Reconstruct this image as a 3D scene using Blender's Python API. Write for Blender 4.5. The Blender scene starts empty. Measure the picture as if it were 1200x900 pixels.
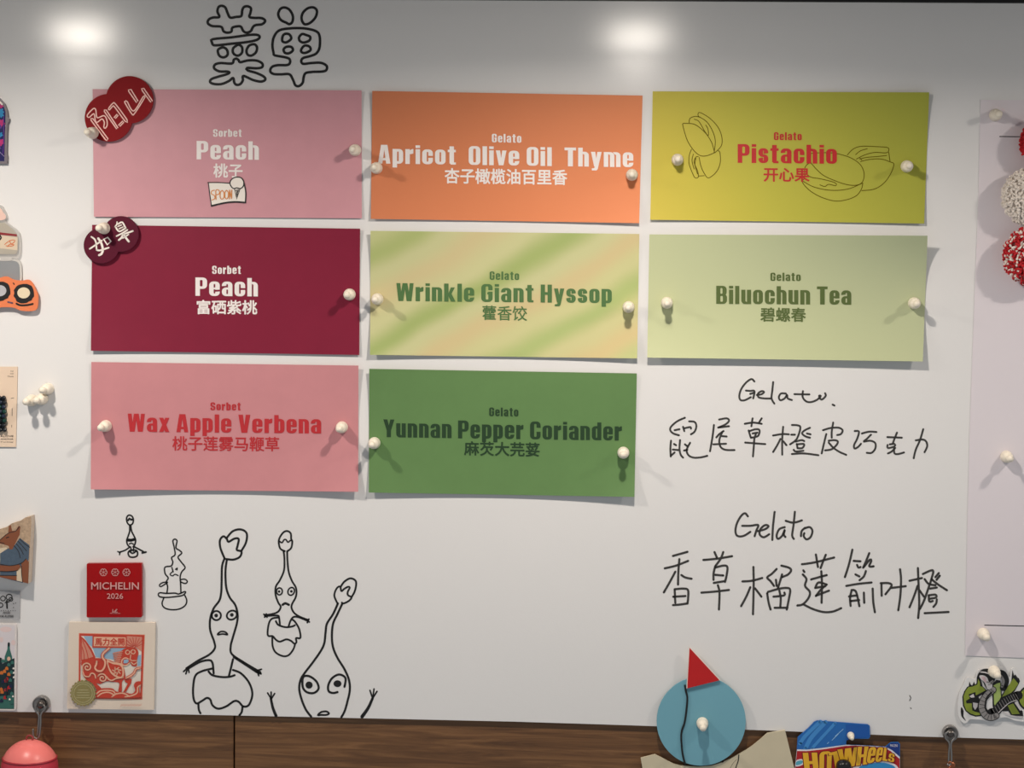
import bpy, bmesh, math, random
from mathutils import Vector, Matrix
random.seed(7)
S = bpy.context.scene
COL = S.collection

# ------------------------------------------------------------------ camera
F_PX, DIST, ZC = 2400.0, 1.60, 1.50
YAW, PITCH, ROLL = math.radians(-3.305), math.radians(-4.052), math.radians(-0.686)


def cam_axes():
    cy, sy = math.cos(YAW), math.sin(YAW)
    cp, sp = math.cos(PITCH), math.sin(PITCH)
    cr, sr = math.cos(ROLL), math.sin(ROLL)
    ry = Matrix(((cy, 0, sy), (0, 1, 0), (-sy, 0, cy)))
    rx = Matrix(((1, 0, 0), (0, cp, -sp), (0, sp, cp)))
    rz = Matrix(((cr, -sr, 0), (sr, cr, 0), (0, 0, 1)))
    m = ry @ rx @ rz
    w = lambda v: Vector((v[0], v[2], -v[1]))
    return w(m.col[0]), w(m.col[1]), w(m.col[2])


RIGHT, DOWN, FWD = cam_axes()
CAM = Vector((-FWD.x / FWD.y * DIST, -DIST, ZC - FWD.z / FWD.y * DIST))
cd = bpy.data.cameras.new('camera')
cd.sensor_width = 36.0
cd.lens = 36.0 * F_PX / 1200.0
cd.clip_start = 0.05
co = bpy.data.objects.new('camera', cd)
COL.objects.link(co)
mw = Matrix((RIGHT, -DOWN, -FWD)).transposed().to_4x4()
mw.translation = CAM
co.matrix_world = mw
S.camera = co


def P(px, py, off=0.0):
    """the point of the board (raised by off towards the room) seen at a pixel of the 1200x900 photograph"""
    d = RIGHT * (px - 600.0) + DOWN * (py - 450.0) + FWD * F_PX
    t = (-off - CAM.y) / d.y
    return CAM + d * t


# ------------------------------------------------------------------ light
S.view_settings.view_transform = 'Standard'
S.view_settings.look = 'None'
S.view_settings.gamma = 1.0
S.view_settings.use_curve_mapping = False
S.view_settings.exposure = 0.0
wd = bpy.data.worlds.new('room_light')
S.world = wd
wd.use_nodes = True
wd.node_tree.nodes['Background'].inputs[0].default_value = (0.90, 0.95, 1.0, 1)
wd.node_tree.nodes['Background'].inputs[1].default_value = 0.345

LAMP_D, LAMP_Y, SPREAD, LENS = 0.30, 0, 167, 75.0
LAMPS = ((-24, 1.84, 'small round downlight mirrored in the board above the pale pink card'),
         (748, 1.68, 'small round downlight mirrored in the board above the olive yellow card'),
         (1590, 1.0, 'small round downlight beyond the pompoms, over the lilac sheet'))


def lamp_point(lx):
    p = P(lx, LAMP_Y)
    return Vector((p.x, -LAMP_D, p.z))


for lx, pw, _ in LAMPS:
    ld = bpy.data.lights.new('downlight_beam', 'AREA')
    ld.shape = 'DISK'
    ld.size = 0.022
    ld.spread = math.radians(SPREAD)
    ld.energy = pw
    ld.color = (1.0, 0.91, 0.82)
    lo = bpy.data.objects.new('downlight_beam', ld)
    COL.objects.link(lo)
    lo.location = lamp_point(lx) + Vector((0, 0, -0.0085))


# ------------------------------------------------------------------ materials
def lin(c):
    c = c / 255.0
    return c / 12.92 if c <= 0.04045 else ((c + 0.055) / 1.055) ** 2.4


def rgb(c):
    return (lin(c[0]), lin(c[1]), lin(c[2]), 1.0)


MATS = {}


def pm(name, c, rough=0.6, metal=0.0, vary=0.06, scale=60.0, spec=0.4, bump=0.0, coat=0.0, bscale=None):
    """procedural material: base colour with a faint noise variation"""
    if name in MATS:
        return MATS[name]
    m = bpy.data.materials.new(name)
    m.use_nodes = True
    nt = m.node_tree
    b = nt.nodes['Principled BSDF']
    tc = nt.nodes.new('ShaderNodeTexCoord')
    nz = nt.nodes.new('ShaderNodeTexNoise')
    nz.inputs['Scale'].default_value = scale
    nz.inputs['Detail'].default_value = 3
    nt.links.new(tc.outputs['Object'], nz.inputs['Vector'])
    mx = nt.nodes.new('ShaderNodeMix')
    mx.data_type = 'RGBA'
    a = rgb(c)
    mx.inputs['A'].default_value = tuple(v * (1 - vary) for v in a[:3]) + (1,)
    mx.inputs['B'].default_value = tuple(min(1, v * (1 + vary)) for v in a[:3]) + (1,)
    nt.links.new(nz.outputs['Fac'], mx.inputs['Factor'])
    nt.links.new(mx.outputs['Result'], b.inputs['Base Color'])
    b.inputs['Roughness'].default_value = rough
    b.inputs['Metallic'].default_value = metal
    b.inputs['Specular IOR Level'].default_value = spec
    b.inputs['Coat Weight'].default_value = coat
    b.inputs['Coat Roughness'].default_value = 0.12
    if bump:
        n2 = nt.nodes.new('ShaderNodeTexNoise')
        n2.inputs['Scale'].default_value = bscale or scale * 4
        nt.links.new(tc.outputs['Object'], n2.inputs['Vector'])
        bp = nt.nodes.new('ShaderNodeBump')
        bp.inputs['Strength'].default_value = bump
        bp.inputs['Distance'].default_value = 0.0006
        nt.links.new(n2.outputs['Fac'], bp.inputs['Height'])
        nt.links.new(bp.outputs['Normal'], b.inputs['Normal'])
    MATS[name] = m
    return m


def ramp_mat(name, stops, angle, span, rough=0.55, warp=0.0, stripes=0.0, spec=0.3):
    """card gradient at an angle: print, soft diagonal stripes, or light painted into the colour"""
    m = pm(name, (128, 128, 128), rough, spec=spec)
    nt = m.node_tree
    b = nt.nodes['Principled BSDF']
    tc = nt.nodes.new('ShaderNodeTexCoord')
    mp = nt.nodes.new('ShaderNodeVectorMath')
    mp.operation = 'DOT_PRODUCT'
    mp.inputs[1].default_value = (math.cos(angle), 0, math.sin(angle))
    nt.links.new(tc.outputs['Object'], mp.inputs[0])
    add = nt.nodes.new('ShaderNodeMath')
    add.operation = 'MULTIPLY_ADD'
    add.inputs[1].default_value = 1.0 / span
    add.inputs[2].default_value = 0.5
    nt.links.new(mp.outputs['Value'], add.inputs[0])
    src = add.outputs[0]
    if warp:
        nz = nt.nodes.new('ShaderNodeTexNoise')
        nz.inputs['Scale'].default_value = 9
        nz.inputs['Detail'].default_value = 2
        nt.links.new(tc.outputs['Object'], nz.inputs['Vector'])
        ma = nt.nodes.new('ShaderNodeMath')
        ma.operation = 'MULTIPLY_ADD'
        ma.inputs[1].default_value = warp
        nt.links.new(nz.outputs['Fac'], ma.inputs[0])
        nt.links.new(src, ma.inputs[2])
        sb = nt.nodes.new('ShaderNodeMath')
        sb.operation = 'SUBTRACT'
        sb.inputs[1].default_value = warp * 0.5
        nt.links.new(ma.outputs[0], sb.inputs[0])
        src = sb.outputs[0]
    cr = nt.nodes.new('ShaderNodeValToRGB')
    cr.color_ramp.interpolation = 'EASE' if stripes else 'LINEAR'
    els = cr.color_ramp.elements
    els[0].position, els[0].color = stops[0][0], rgb(stops[0][1])
    els[1].position, els[1].color = stops[-1][0], rgb(stops[-1][1])
    for pos, c in stops[1:-1]:
        e = els.new(pos)
        e.color = rgb(c)
    nt.links.new(src, cr.inputs[0])
    nt.links.new(cr.outputs[0], b.inputs['Base Color'])
    return m


def wood_mat(name):
    m = pm(name, (96, 62, 38), 0.45)
    nt = m.node_tree
    b = nt.nodes['Principled BSDF']
    tc = nt.nodes.new('ShaderNodeTexCoord')
    mp = nt.nodes.new('ShaderNodeMapping')
    mp.inputs['Scale'].default_value = (5, 60, 95)
    nt.links.new(tc.outputs['Object'], mp.inputs['Vector'])
    nz = nt.nodes.new('ShaderNodeTexNoise')
    nz.inputs['Scale'].default_value = 2.2
    nz.inputs['Detail'].default_value = 9
    nz.inputs['Roughness'].default_value = 0.65
    nz.inputs['Distortion'].default_value = 0.8
    nt.links.new(mp.outputs['Vector'], nz.inputs['Vector'])
    cr = nt.nodes.new('ShaderNodeValToRGB')
    els = cr.color_ramp.elements
    els[0].position, els[0].color = 0.30, rgb((80, 53, 33))
    els[1].position, els[1].color = 0.72, rgb((140, 100, 64))
    e = els.new(0.5)
    e.color = rgb((108, 75, 47))
    nt.links.new(nz.outputs['Fac'], cr.inputs[0])
    nt.links.new(cr.outputs[0], b.inputs['Base Color'])
    return m


def glass_mat(name, c, alpha=0.35):
    m = pm(name, c, 0.1, vary=0.02)
    m.node_tree.nodes['Principled BSDF'].inputs['Alpha'].default_value = alpha
    return m


# ------------------------------------------------------------------ helpers
def link(name, bm, mats, parent=None, origin=None, smooth=False):
    """one mesh object; vertices come in world coordinates"""
    bmesh.ops.recalc_face_normals(bm, faces=bm.faces[:]) if smooth else None
    if origin is None:
        xs = [v.co for v in bm.verts]
        origin = sum(xs, Vector()) / max(1, len(xs))
    origin = Vector(origin)
    for v in bm.verts:
        v.co -= origin
    me = bpy.data.meshes.new(name)
    bm.to_mesh(me)
    bm.free()
    for m in (mats if isinstance(mats, (list, tuple)) else [mats]):
        me.materials.append(m)
    if smooth:
        for p in me.polygons:
            p.use_smooth = True
    o = bpy.data.objects.new(name, me)
    COL.objects.link(o)
    if parent is not None:
        o.parent = parent
        o.location = origin - WORLD_LOC[parent.name]
    else:
        o.location = origin
    WORLD_LOC[o.name] = origin
    return o


WORLD_LOC = {}


def empty(name, loc):
    o = bpy.data.objects.new(name, None)
    o.empty_display_size = 0.01
    o.location = loc
    COL.objects.link(o)
    WORLD_LOC[o.name] = Vector(loc)
    return o


def tag(o, label, cat, group=None):
    o['label'] = label
    o['category'] = cat
    if group:
        o['group'] = group
    return o


def lab(o, label):
    o['label'] = label
    return o


def Z(x0, y0, s, pts):
    return [(x0 + x / s, y0 + y / s) for x, y in pts]


def smooth_path(pts, step=1.0, closed=False):
    """Catmull-Rom through pixel points"""
    n = len(pts)
    if n < 3:
        return list(pts)
    out = []
    rng = range(n if closed else n - 1)
    for i in rng:
        if closed:
            p0, p1, p2, p3 = pts[(i - 1) % n], pts[i], pts[(i + 1) % n], pts[(i + 2) % n]
        else:
            p0, p1, p2, p3 = pts[max(0, i - 1)], pts[i], pts[i + 1], pts[min(n - 1, i + 2)]
        k = max(2, int(math.hypot(p2[0] - p1[0], p2[1] - p1[1]) / step))
        for j in range(k):
            t = j / k
            out.append(tuple(0.5 * (2 * p1[a] + (p2[a] - p0[a]) * t + (2 * p0[a] - 5 * p1[a] + 4 * p2[a] - p3[a]) * t * t
                                    + (3 * p1[a] - p0[a] - 3 * p2[a] + p3[a]) * t ** 3) for a in (0, 1)))
    out.append(pts[0] if closed else pts[-1])
    return out


def const(off):
    return lambda x, y: off


def ribbon(bm, pts, w, off, mi=0, closed=False, sharp=False, w2=None):
    """flat pen stroke of pixel width w following pixel points; off is a number or a function of the pixel"""
    zf = off if callable(off) else const(off)
    path = list(pts) if sharp else smooth_path(pts, 1.0, closed)
    if sharp and closed:
        path = path + [path[0]]
    n = len(path)
    L, R = [], []
    for i in range(n):
        a = path[max(0, i - 1)]
        b = path[min(n - 1, i + 1)]
        if closed and i in (0, n - 1):
            a, b = path[n - 2], path[1]
        dx, dy = b[0] - a[0], b[1] - a[1]
        l = math.hypot(dx, dy) or 1.0
        nx, ny = -dy / l, dx / l
        ww = w if w2 is None else w + (w2 - w) * i / (n - 1)
        x, y = path[i]
        L.append((x + nx * ww / 2, y + ny * ww / 2))
        R.append((x - nx * ww / 2, y - ny * ww / 2))
    lv = [bm.verts.new(P(x, y, zf(x, y))) for x, y in L]
    rv = [bm.verts.new(P(x, y, zf(x, y))) for x, y in R]
    for i in range(n - 1):
        try:
            f = bm.faces.new((lv[i], lv[i + 1], rv[i + 1], rv[i]))
            f.material_index = mi
        except ValueError:
            pass
    if not closed:
        for (x, y), ww in ((path[0], w), (path[-1], w2 or w)):
            vs = [bm.verts.new(P(x + ww / 2 * math.cos(t), y + ww / 2 * math.sin(t), zf(x, y))) for t in [k * math.pi / 5 for k in range(10)]]
            bm.faces.new(vs[::-1]).material_index = mi


def fill(bm, pts, off, mi=0):
    zf = off if callable(off) else const(off)
    vs = [bm.verts.new(P(x, y, zf(x, y))) for x, y in pts]
    f = bm.faces.new(vs)
    f.normal_update()
    f.material_index = mi
    if len(vs) > 4:
        bmesh.ops.triangulate(bm, faces=[f], ngon_method='EAR_CLIP')


def slab(bm, pts, back, front, mi=0, mside=None):
    """solid plate with a pixel outline at the front, standing between two distances from the board"""
    fv = [bm.verts.new(P(x, y, front)) for x, y in pts]
    bv = [bm.verts.new((v.co.x, -back, v.co.z)) for v in fv]
    n = len(fv)
    f = bm.faces.new(fv)
    g = bm.faces.new(bv[::-1])
    f.normal_update()
    g.normal_update()
    f.material_index = mi
    g.material_index = mi if mside is None else mside
    for i in range(n):
        q = bm.faces.new((fv[i], bv[i], bv[(i + 1) % n], fv[(i + 1) % n]))
        q.material_index = mi if mside is None else mside
    if n > 4:
        bmesh.ops.triangulate(bm, faces=[f, g], ngon_method='EAR_CLIP')


def circ(cx, cy, rx, ry=None, n=40, a0=0.0, a1=2 * math.pi, tilt=0.0):
    ry = rx if ry is None else ry
    full = abs(a1 - a0 - 2 * math.pi) < 1e-6
    k = n if full else n + 1
    out = []
    for i in range(k):
        t = a0 + (a1 - a0) * i / n
        x, y = rx * math.cos(t), ry * math.sin(t)
        out.append((cx + x * math.cos(tilt) - y * math.sin(tilt), cy + x * math.sin(tilt) + y * math.cos(tilt)))
    return out


def rrect(pts, r, n=5):
    """rounds the corners of a pixel polygon"""
    out = []
    m = len(pts)
    for i in range(m):
        p0, p, p2 = pts[i - 1], pts[i], pts[(i + 1) % m]
        d0 = math.hypot(p0[0] - p[0], p0[1] - p[1])
        d2 = math.hypot(p2[0] - p[0], p2[1] - p[1])
        a = (p[0] + (p0[0] - p[0]) * min(r / d0, .5), p[1] + (p0[1] - p[1]) * min(r / d0, .5))
        b = (p[0] + (p2[0] - p[0]) * min(r / d2, .5), p[1] + (p2[1] - p[1]) * min(r / d2, .5))
        for k in range(n + 1):
            t = k / n
            out.append(tuple((1 - t) ** 2 * a[j] + 2 * t * (1 - t) * p[j] + t * t * b[j] for j in (0, 1)))
    return out


def lathe(bm, base, prof, n=28, mi=0, axis=Vector((0, -1, 0)), mis=None):
    """profile [(radius, height)] turned about an axis from a base point"""
    ax = axis.normalized()
    u = ax.orthogonal().normalized()
    v = ax.cross(u)
    rings = []
    for r, h in prof:
        if r < 1e-7:
            rings.append([bm.verts.new(base + ax * h)])
        else:
            rings.append([bm.verts.new(base + ax * h + (u * math.cos(2 * math.pi * k / n) + v * math.sin(2 * math.pi * k / n)) * r) for k in range(n)])
    for i in range(len(rings) - 1):
        a, b = rings[i], rings[i + 1]
        m_ = mi if mis is None else mis[i]
        for k in range(n):
            k2 = (k + 1) % n
            if len(a) == 1 and len(b) == 1:
                continue
            if len(a) == 1:
                f = bm.faces.new((a[0], b[k], b[k2]))
            elif len(b) == 1:
                f = bm.faces.new((a[k], b[0], a[k2]))
            else:
                f = bm.faces.new((a[k], b[k], b[k2], a[k2]))
            f.material_index = m_


def tube(bm, pts, r, n=10, mi=0, closed=False):
    """round wire through world points"""
    pts = [Vector(p) for p in pts]
    m = len(pts)
    rings = []
    prev = None
    for i in range(m):
        if closed:
            d = pts[(i + 1) % m] - pts[i - 1]
        else:
            d = pts[min(m - 1, i + 1)] - pts[max(0, i - 1)]
        d.normalize()
        if prev is None:
            u = d.orthogonal().normalized()
        else:
            u = (prev - d * prev.dot(d)).normalized()
        prev = u
        v = d.cross(u)
        rings.append([bm.verts.new(pts[i] + (u * math.cos(2 * math.pi * k / n) + v * math.sin(2 * math.pi * k / n)) * r) for k in range(n)])
    for i in range(m if closed else m - 1):
        a, b = rings[i], rings[(i + 1) % m]
        for k in range(n):
            bm.faces.new((a[k], b[k], b[(k + 1) % n], a[(k + 1) % n])).material_index = mi
    if not closed:
        bm.faces.new(rings[0]).material_index = mi
        bm.faces.new(rings[-1][::-1]).material_index = mi


def box(bm, x0, x1, y0, y1, z0, z1, mi=0):
    v = [bm.verts.new((x, y, z)) for x in (x0, x1) for y in (y0, y1) for z in (z0, z1)]
    for q in ((0, 1, 3, 2), (4, 6, 7, 5), (0, 4, 5, 1), (2, 3, 7, 6), (0, 2, 6, 4), (1, 5, 7, 3)):
        bm.faces.new([v[i] for i in q]).material_index = mi


# ------------------------------------------------------------------ lettering
def font_polys(text, bold=0.0, space=1.0):
    """filled outlines of a word in the built-in typeface: (points, faces), scaled to a unit box"""
    c = bpy.data.curves.new('lettering', 'FONT')
    c.body = text
    c.space_character = space
    c.resolution_u = 3
    o = bpy.data.objects.new('lettering', c)
    COL.objects.link(o)
    bpy.context.view_layer.update()
    me = bpy.data.meshes.new_from_object(o.evaluated_get(bpy.context.evaluated_depsgraph_get()))
    pts = [(v.co.x, v.co.y) for v in me.vertices]
    faces = [list(p.vertices) for p in me.polygons]
    bpy.data.objects.remove(o)
    bpy.data.curves.remove(c)
    bpy.data.meshes.remove(me)
    x0, x1 = min(p[0] for p in pts), max(p[0] for p in pts)
    y0, y1 = min(p[1] for p in pts), max(p[1] for p in pts)
    if bold:
        n, base_p, base_f = len(pts), pts, faces
        pts, faces = [], []
        for k in range(8):
            dx, dy = bold * math.cos(k * math.pi / 4), bold * math.sin(k * math.pi / 4)
            faces += [[i + len(pts) for i in f] for f in base_f]
            pts = pts + [(x + dx, y + dy) for x, y in base_p]
        x0, x1, y0, y1 = x0 - bold, x1 + bold, y0 - bold, y1 + bold
    return [((x - x0) / (x1 - x0), (y - y0) / (y1 - y0)) for x, y in pts], faces


def font_text(bm, text, bx, off, bold=0.0, mi=0, drop=0.0, space=1.0):
    """word fitted to the pixel box (x0, y0, x1, y1); drop = fall of the line from left to right in pixels"""
    zf = off if callable(off) else const(off)
    pts, faces = font_polys(text, bold, space)
    x0, y0, x1, y1 = bx
    vs = []
    nper = len(pts) // 8 if bold else len(pts)
    for u, v in pts:
        x = x0 + u * (x1 - x0)
        y = y1 - v * (y1 - y0) + drop * (u - .5)
        vs.append(bm.verts.new(P(x, y, zf(x, y) + 8e-6 * (len(vs) // nper))))
    for f in faces:
        try:
            bm.faces.new([vs[i] for i in f]).material_index = mi
        except ValueError:
            pass


ST, TH, XH = 0.212, 0.135, 0.79


def _rr(x0, y0, x1, y1, r, n=5, k=8):
    r = max(0.001, min(r, (x1 - x0) / 2 - 1e-4, (y1 - y0) / 2 - 1e-4))
    out = []
    cs = [(x1 - r, y1 - r, 0), (x0 + r, y1 - r, 90), (x0 + r, y0 + r, 180), (x1 - r, y0 + r, 270)]
    for i, (cx, cy, a) in enumerate(cs):
        arc = [(cx + r * math.cos(math.radians(a + 90 * j / n)), cy + r * math.sin(math.radians(a + 90 * j / n))) for j in range(n + 1)]
        out += arc
        nx, ny, na = cs[(i + 1) % 4]
        e = (nx + r * math.cos(math.radians(na)), ny + r * math.sin(math.radians(na)))
        s = arc[-1]
        out += [(s[0] + (e[0] - s[0]) * j / k, s[1] + (e[1] - s[1]) * j / k) for j in range(1, k)]
    return out


def _ring(x0, y0, x1, y1, sx=ST, sy=TH, drop=None, r=0.2):
    o = _rr(x0, y0, x1, y1, r)
    i = _rr(x0 + sx, y0 + sy, x1 - sx, y1 - sy, 0.05)
    n = len(o)
    out = []
    for k in range(n):
        q = [o[k], o[(k + 1) % n], i[(k + 1) % n], i[k]]
        mx, my = sum(p[0] for p in q) / 4, sum(p[1] for p in q) / 4
        if drop is None or not drop(mx, my):
            out.append(q)
    return out


def _r(x0, y0, x1, y1):
    return [[(x0, y0), (x1, y0), (x1, y1), (x0, y1)]]


def glyph(c):
    s, t, h = ST, TH, XH
    w = 0.50
    if c == 'o': return _ring(0, 0, w, h), w
    if c == 'c': return _ring(0, 0, w, h, drop=lambda x, y: x > w / 2 and .32 < y < .47), w
    if c == 'e': return _ring(0, 0, w, h, drop=lambda x, y: x > w / 2 and .24 < y < .36) + _r(s * .7, .36, w - .03, .36 + t * .75), w
    if c == 'a': return (_ring(0, 0, w, h, drop=lambda x, y: y < .52 or (x < .25 and y < .53)) + _ring(0, 0, w, .47, sy=.11) + _r(w - s, 0, w, .6)), w
    if c in 'nh':
        return _r(0, 0, s, h if c == 'n' else 1) + _ring(0, 0, w, h, drop=lambda x, y: y < .45 or (x < .2)) + _r(w - s, 0, w, .5), w
    if c == 'm':
        return (_r(0, 0, s, h) + _ring(0, 0, w, h, drop=lambda x, y: y < .45 or x < .2) + _r(w - s, 0, w, .5)
                + _ring(w - s, 0, 2 * w - s, h, drop=lambda x, y: y < .45 or x < w - .02) + _r(2 * w - 2 * s, 0, 2 * w - s, .5)), 2 * w - s
    if c == 'u': return _r(w - s, 0, w, h) + _ring(0, 0, w, h, drop=lambda x, y: y > .33 or x > .3) + _r(0, .28, s, h), w
    if c == 'r': return _r(0, 0, s, h) + [[(s, .62), (s, .52), (.36, .55), (.38, .58), (.38, h + .01), (.3, h), (s, .72)]], .38
    if c == 'b': return _r(0, 0, s, 1) + _ring(0, 0, w, h), w
    if c == 'd': return _r(w - s, 0, w, 1) + _ring(0, 0, w, h), w
    if c == 'p': return _r(0, -.2, s, h) + _ring(0, 0, w, h), w
    if c == 'l': return _r(0, 0, s, 1), s
    if c == 'i': return _r(0, 0, s, h) + _r(0, .86, s, 1), s
    if c == 't': return _r(.08, 0.05, .08 + s, .97) + _r(0, h - .13, .38, h) + _r(.13, 0, .38, .12), .38
    if c == 'k': return _r(0, 0, s, 1) + [[(s, .30), (.33, 0), (.55, 0), (.36, .43), (.52, h), (.32, h), (s, .46)]], .55
    if c == 'x': return [[(0, h), (.2, h), (.5, 0), (.3, 0)], [(.3, h), (.5, h), (.2, 0), (0, 0)]], .5
    if c == 'v': return [[(0, h), (.2, h), (.28, .14), (.28, 0), (.14, 0)], [(.5, h), (.36, 0), (.22, 0), (.22, .14), (.3, h)]], .5
    if c == 'y': return [[(0, h), (.2, h), (.3, .1), (.26, 0), (.15, 0)], [(.5, h), (.32, -.12), (.26, -.2), (.04, -.2), (.04, -.09), (.15, -.08), (.19, 0), (.3, h)]], .5
    if c in 'sS':
        H = h if c == 's' else 1.0
        w = .46 if c == 's' else .55
        return (_ring(0, H / 2 - t / 2, w, H, sy=t * .95, drop=lambda x, y: x > w - s * .9 and y < H * .66)
                + _ring(0, 0, w, H / 2 + t / 2, sy=t * .95, drop=lambda x, y: x < s * .9 and y > H * .34)), w
    w = .55
    if c == 'O': return _ring(0, 0, w, 1), w
    if c == 'C': return _ring(0, 0, w, 1, drop=lambda x, y: x > .3 and .4 < y < .62), w
    if c == 'G': return _ring(0, 0, w, 1, drop=lambda x, y: x > .3 and .54 < y < .68) + _r(.29, .42, w, .54), w
    if c == 'P': return _r(0, 0, s, 1) + _ring(0, .38, w, 1), w
    if c == 'B': return _r(0, 0, s, 1) + _ring(0, 0, w, .56, sy=.12) + _ring(0, .44, w - .02, 1, sy=.12), w
    if c == 'T': return _r(.16, 0, .16 + s + .02, 1) + _r(0, .85, .54, 1), .54
    if c == 'H': return _r(0, 0, s, 1) + _r(w - s, 0, w, 1) + _r(0, .43, w, .58), w
    if c == 'L': return _r(0, 0, s, 1) + _r(0, 0, .42, .15), .42
    if c == 'E': return _r(0, 0, s, 1) + _r(0, 0, .44, .15) + _r(0, .43, .42, .57) + _r(0, .85, .44, 1), .44
    if c == 'V': return [[(0, 1), (.22, 1), (.31, .18), (.31, 0), (.15, 0)], [(.58, 1), (.43, 0), (.27, 0), (.27, .18), (.36, 1)]], .58
    if c == 'A': return [[(0, 0), (.2, 0), (.3, .82), (.3, 1), (.14, 1)], [(.58, 0), (.44, 1), (.28, 1), (.28, .82), (.38, 0)]] + _r(.14, .17, .44, .3), .58
    if c == 'Y': return [[(0, 1), (.21, 1), (.31, .58), (.31, .38), (.18, .38)], [(.58, 1), (.4, .38), (.27, .38), (.27, .58), (.37, 1)]] + _r(.18, 0, .4, .42), .58
    if c == 'W':
        a = [[(0, 1), (.19, 1), (.26, .25), (.26, 0), (.1, 0)], [(.45, .9), (.34, 0), (.2, 0), (.2, .25), (.3, 1), (.45, 1)]]
        return a + [[(.84 - x, y) for x, y in q][::-1] for q in a], .84
    return [], .15


def poster_text(bm, text, x0, x1, ycap, ybase, off, drop=0.0, gap=0.09, mi=0):
    """heavy condensed lettering between two pixel columns"""
    zf = off if callable(off) else const(off)
    cur, polys = 0.0, []
    for ch in text:
        g, w = glyph(ch)
        polys += [[(x + cur, y) for x, y in q] for q in g]
        cur += w + gap
    tot = cur - gap
    for k, q in enumerate(polys):
        vs = []
        lift = 4e-6 * (k % 40)
        for x, y in q:
            u = x / tot
            px, py = x0 + u * (x1 - x0), ybase - y * (ybase - ycap) + drop * (u - .5)
            vs.append(bm.verts.new(P(px, py, zf(px, py) + lift)))
        try:
            f = bm.faces.new(vs)
            f.normal_update()
            f.material_index = mi
        except ValueError:
            continue
        if len(vs) > 4:
            bmesh.ops.triangulate(bm, faces=[f], ngon_method='EAR_CLIP')


# ------------------------------------------------------------------ setting
def structure(o):
    o['kind'] = 'structure'
    return o


bl, br = P(-420, 900), P(1640, 900)
X0, X1 = bl.x, br.x
ztop = P(600, -14).z
zbot = P(600, 1010).z
bm = bmesh.new()
box(bm, X0, X1, 0.022, 0.06, zbot, ztop + 0.1)
structure(link('wall_back', bm, pm('dark_wall', (46, 42, 40), 0.8)))
bm = bmesh.new()
box(bm, X0, X1, -0.95, 0.022, ztop, ztop + 0.03)  # unseen soffit, made deeper and darker to shade the upper board
structure(link('ceiling', bm, pm('soffit_paint', (84, 80, 77), 0.8)))
WOOD = wood_mat('walnut_veneer')
seam = P(273.5, 868).x
for i, (a, b) in enumerate(((X0, seam - 0.0006), (seam + 0.0006, X1))):
    bm = bmesh.new()
    box(bm, a, b, 0.003, 0.0215, zbot, P(600, 800).z)
    bmesh.ops.bevel(bm, geom=[e for e in bm.edges], offset=0.0005, segments=1, affect='EDGES')
    structure(link('trim_%d' % (i + 1), bm, WOOD))

# downlights in the soffit, seen only as mirrored glows on the board
TRIM = pm('lamp_trim', (220, 218, 214), 0.4)
glow = bpy.data.materials.new('lamp_lens')
glow.use_nodes = True
gb = glow.node_tree.nodes['Principled BSDF']
gb.inputs['Base Color'].default_value = rgb((240, 236, 228))
gb.inputs['Emission Color'].default_value = (1.0, 0.92, 0.82, 1)
gb.inputs['Emission Strength'].default_value = LENS
for lx, pw, label in LAMPS:
    p = lamp_point(lx)
    root = empty('downlight', (p.x, p.y, ztop))
    tag(root, label, 'ceiling light', 'downlights in the soffit')
    b = bmesh.new()
    lathe(b, Vector((p.x, p.y, ztop)), [(.038, 0), (.038, .002), (.035, .004), (.030, .004), (.027, .001), (.027, 0)], n=36, axis=Vector((0, 0, -1)))
    link('trim_ring', b, TRIM, root)
    b = bmesh.new()
    hz = ztop - p.z + 0.004
    lathe(b, Vector((p.x, p.y, ztop)), [(.0255, 0), (.0255, hz * .5), (.0225, hz * .8), (.014, hz * .97), (0, hz)], n=30, axis=Vector((0, 0, -1)))
    link('lamp_lens', b, glow, root, smooth=True)

# ------------------------------------------------------------------ whiteboard with everything drawn on it
BOARD = pm('board_enamel', (226, 224, 222), 0.18, vary=0.01, scale=6, spec=0.5, bump=0.05, bscale=900)
INK = pm('black_marker', (22, 21, 21), 0.5, vary=0.2, scale=200)
INK_THIN = pm('worn_marker', (58, 56, 54), 0.5, vary=0.35, scale=120)
whiteboard = empty('whiteboard', P(600, 845))
tag(whiteboard, 'large glossy white magnetic board covered in cards and black marker drawings', 'whiteboard')
bottom = [(-420, 826), (0, 834), (130, 835.6), (273, 838.4), (440, 842), (600, 845.6), (740, 850), (925, 857), (1080, 863.2), (1200, 866.6), (1640, 879)]
bm = bmesh.new()
slab(bm, [(-420, -6), (500, 0), (1200, 4), (1640, 6)] + bottom[::-1], -0.0215, 0.0)
link('writing_surface', bm, BOARD, whiteboard)
bm = bmesh.new()
slab(bm, [(-420, -13), (500, -7), (1200, -3), (1640, -1), (1640, 5.4), (1200, 3.4), (500, -0.6), (-420, -6.6)], -0.0215, 0.004)  # black strip laid along the top line of the board
lab(link('top_strip', bm, pm('strip_black', (24, 23, 23), 0.4), whiteboard), 'thin black strip along the top')

INK_OFF = 0.00015


def drawing(name, label, strokes, mat=INK, fills=()):
    b = bmesh.new()
    for st in strokes:
        pts, w = st[0], st[1]
        opt = st[2] if len(st) > 2 else {}
        ribbon(b, pts, w, INK_OFF, **opt)
    for f in fills:
        fill(b, f, INK_OFF)
    return lab(link(name, b, mat, whiteboard), label)


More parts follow.
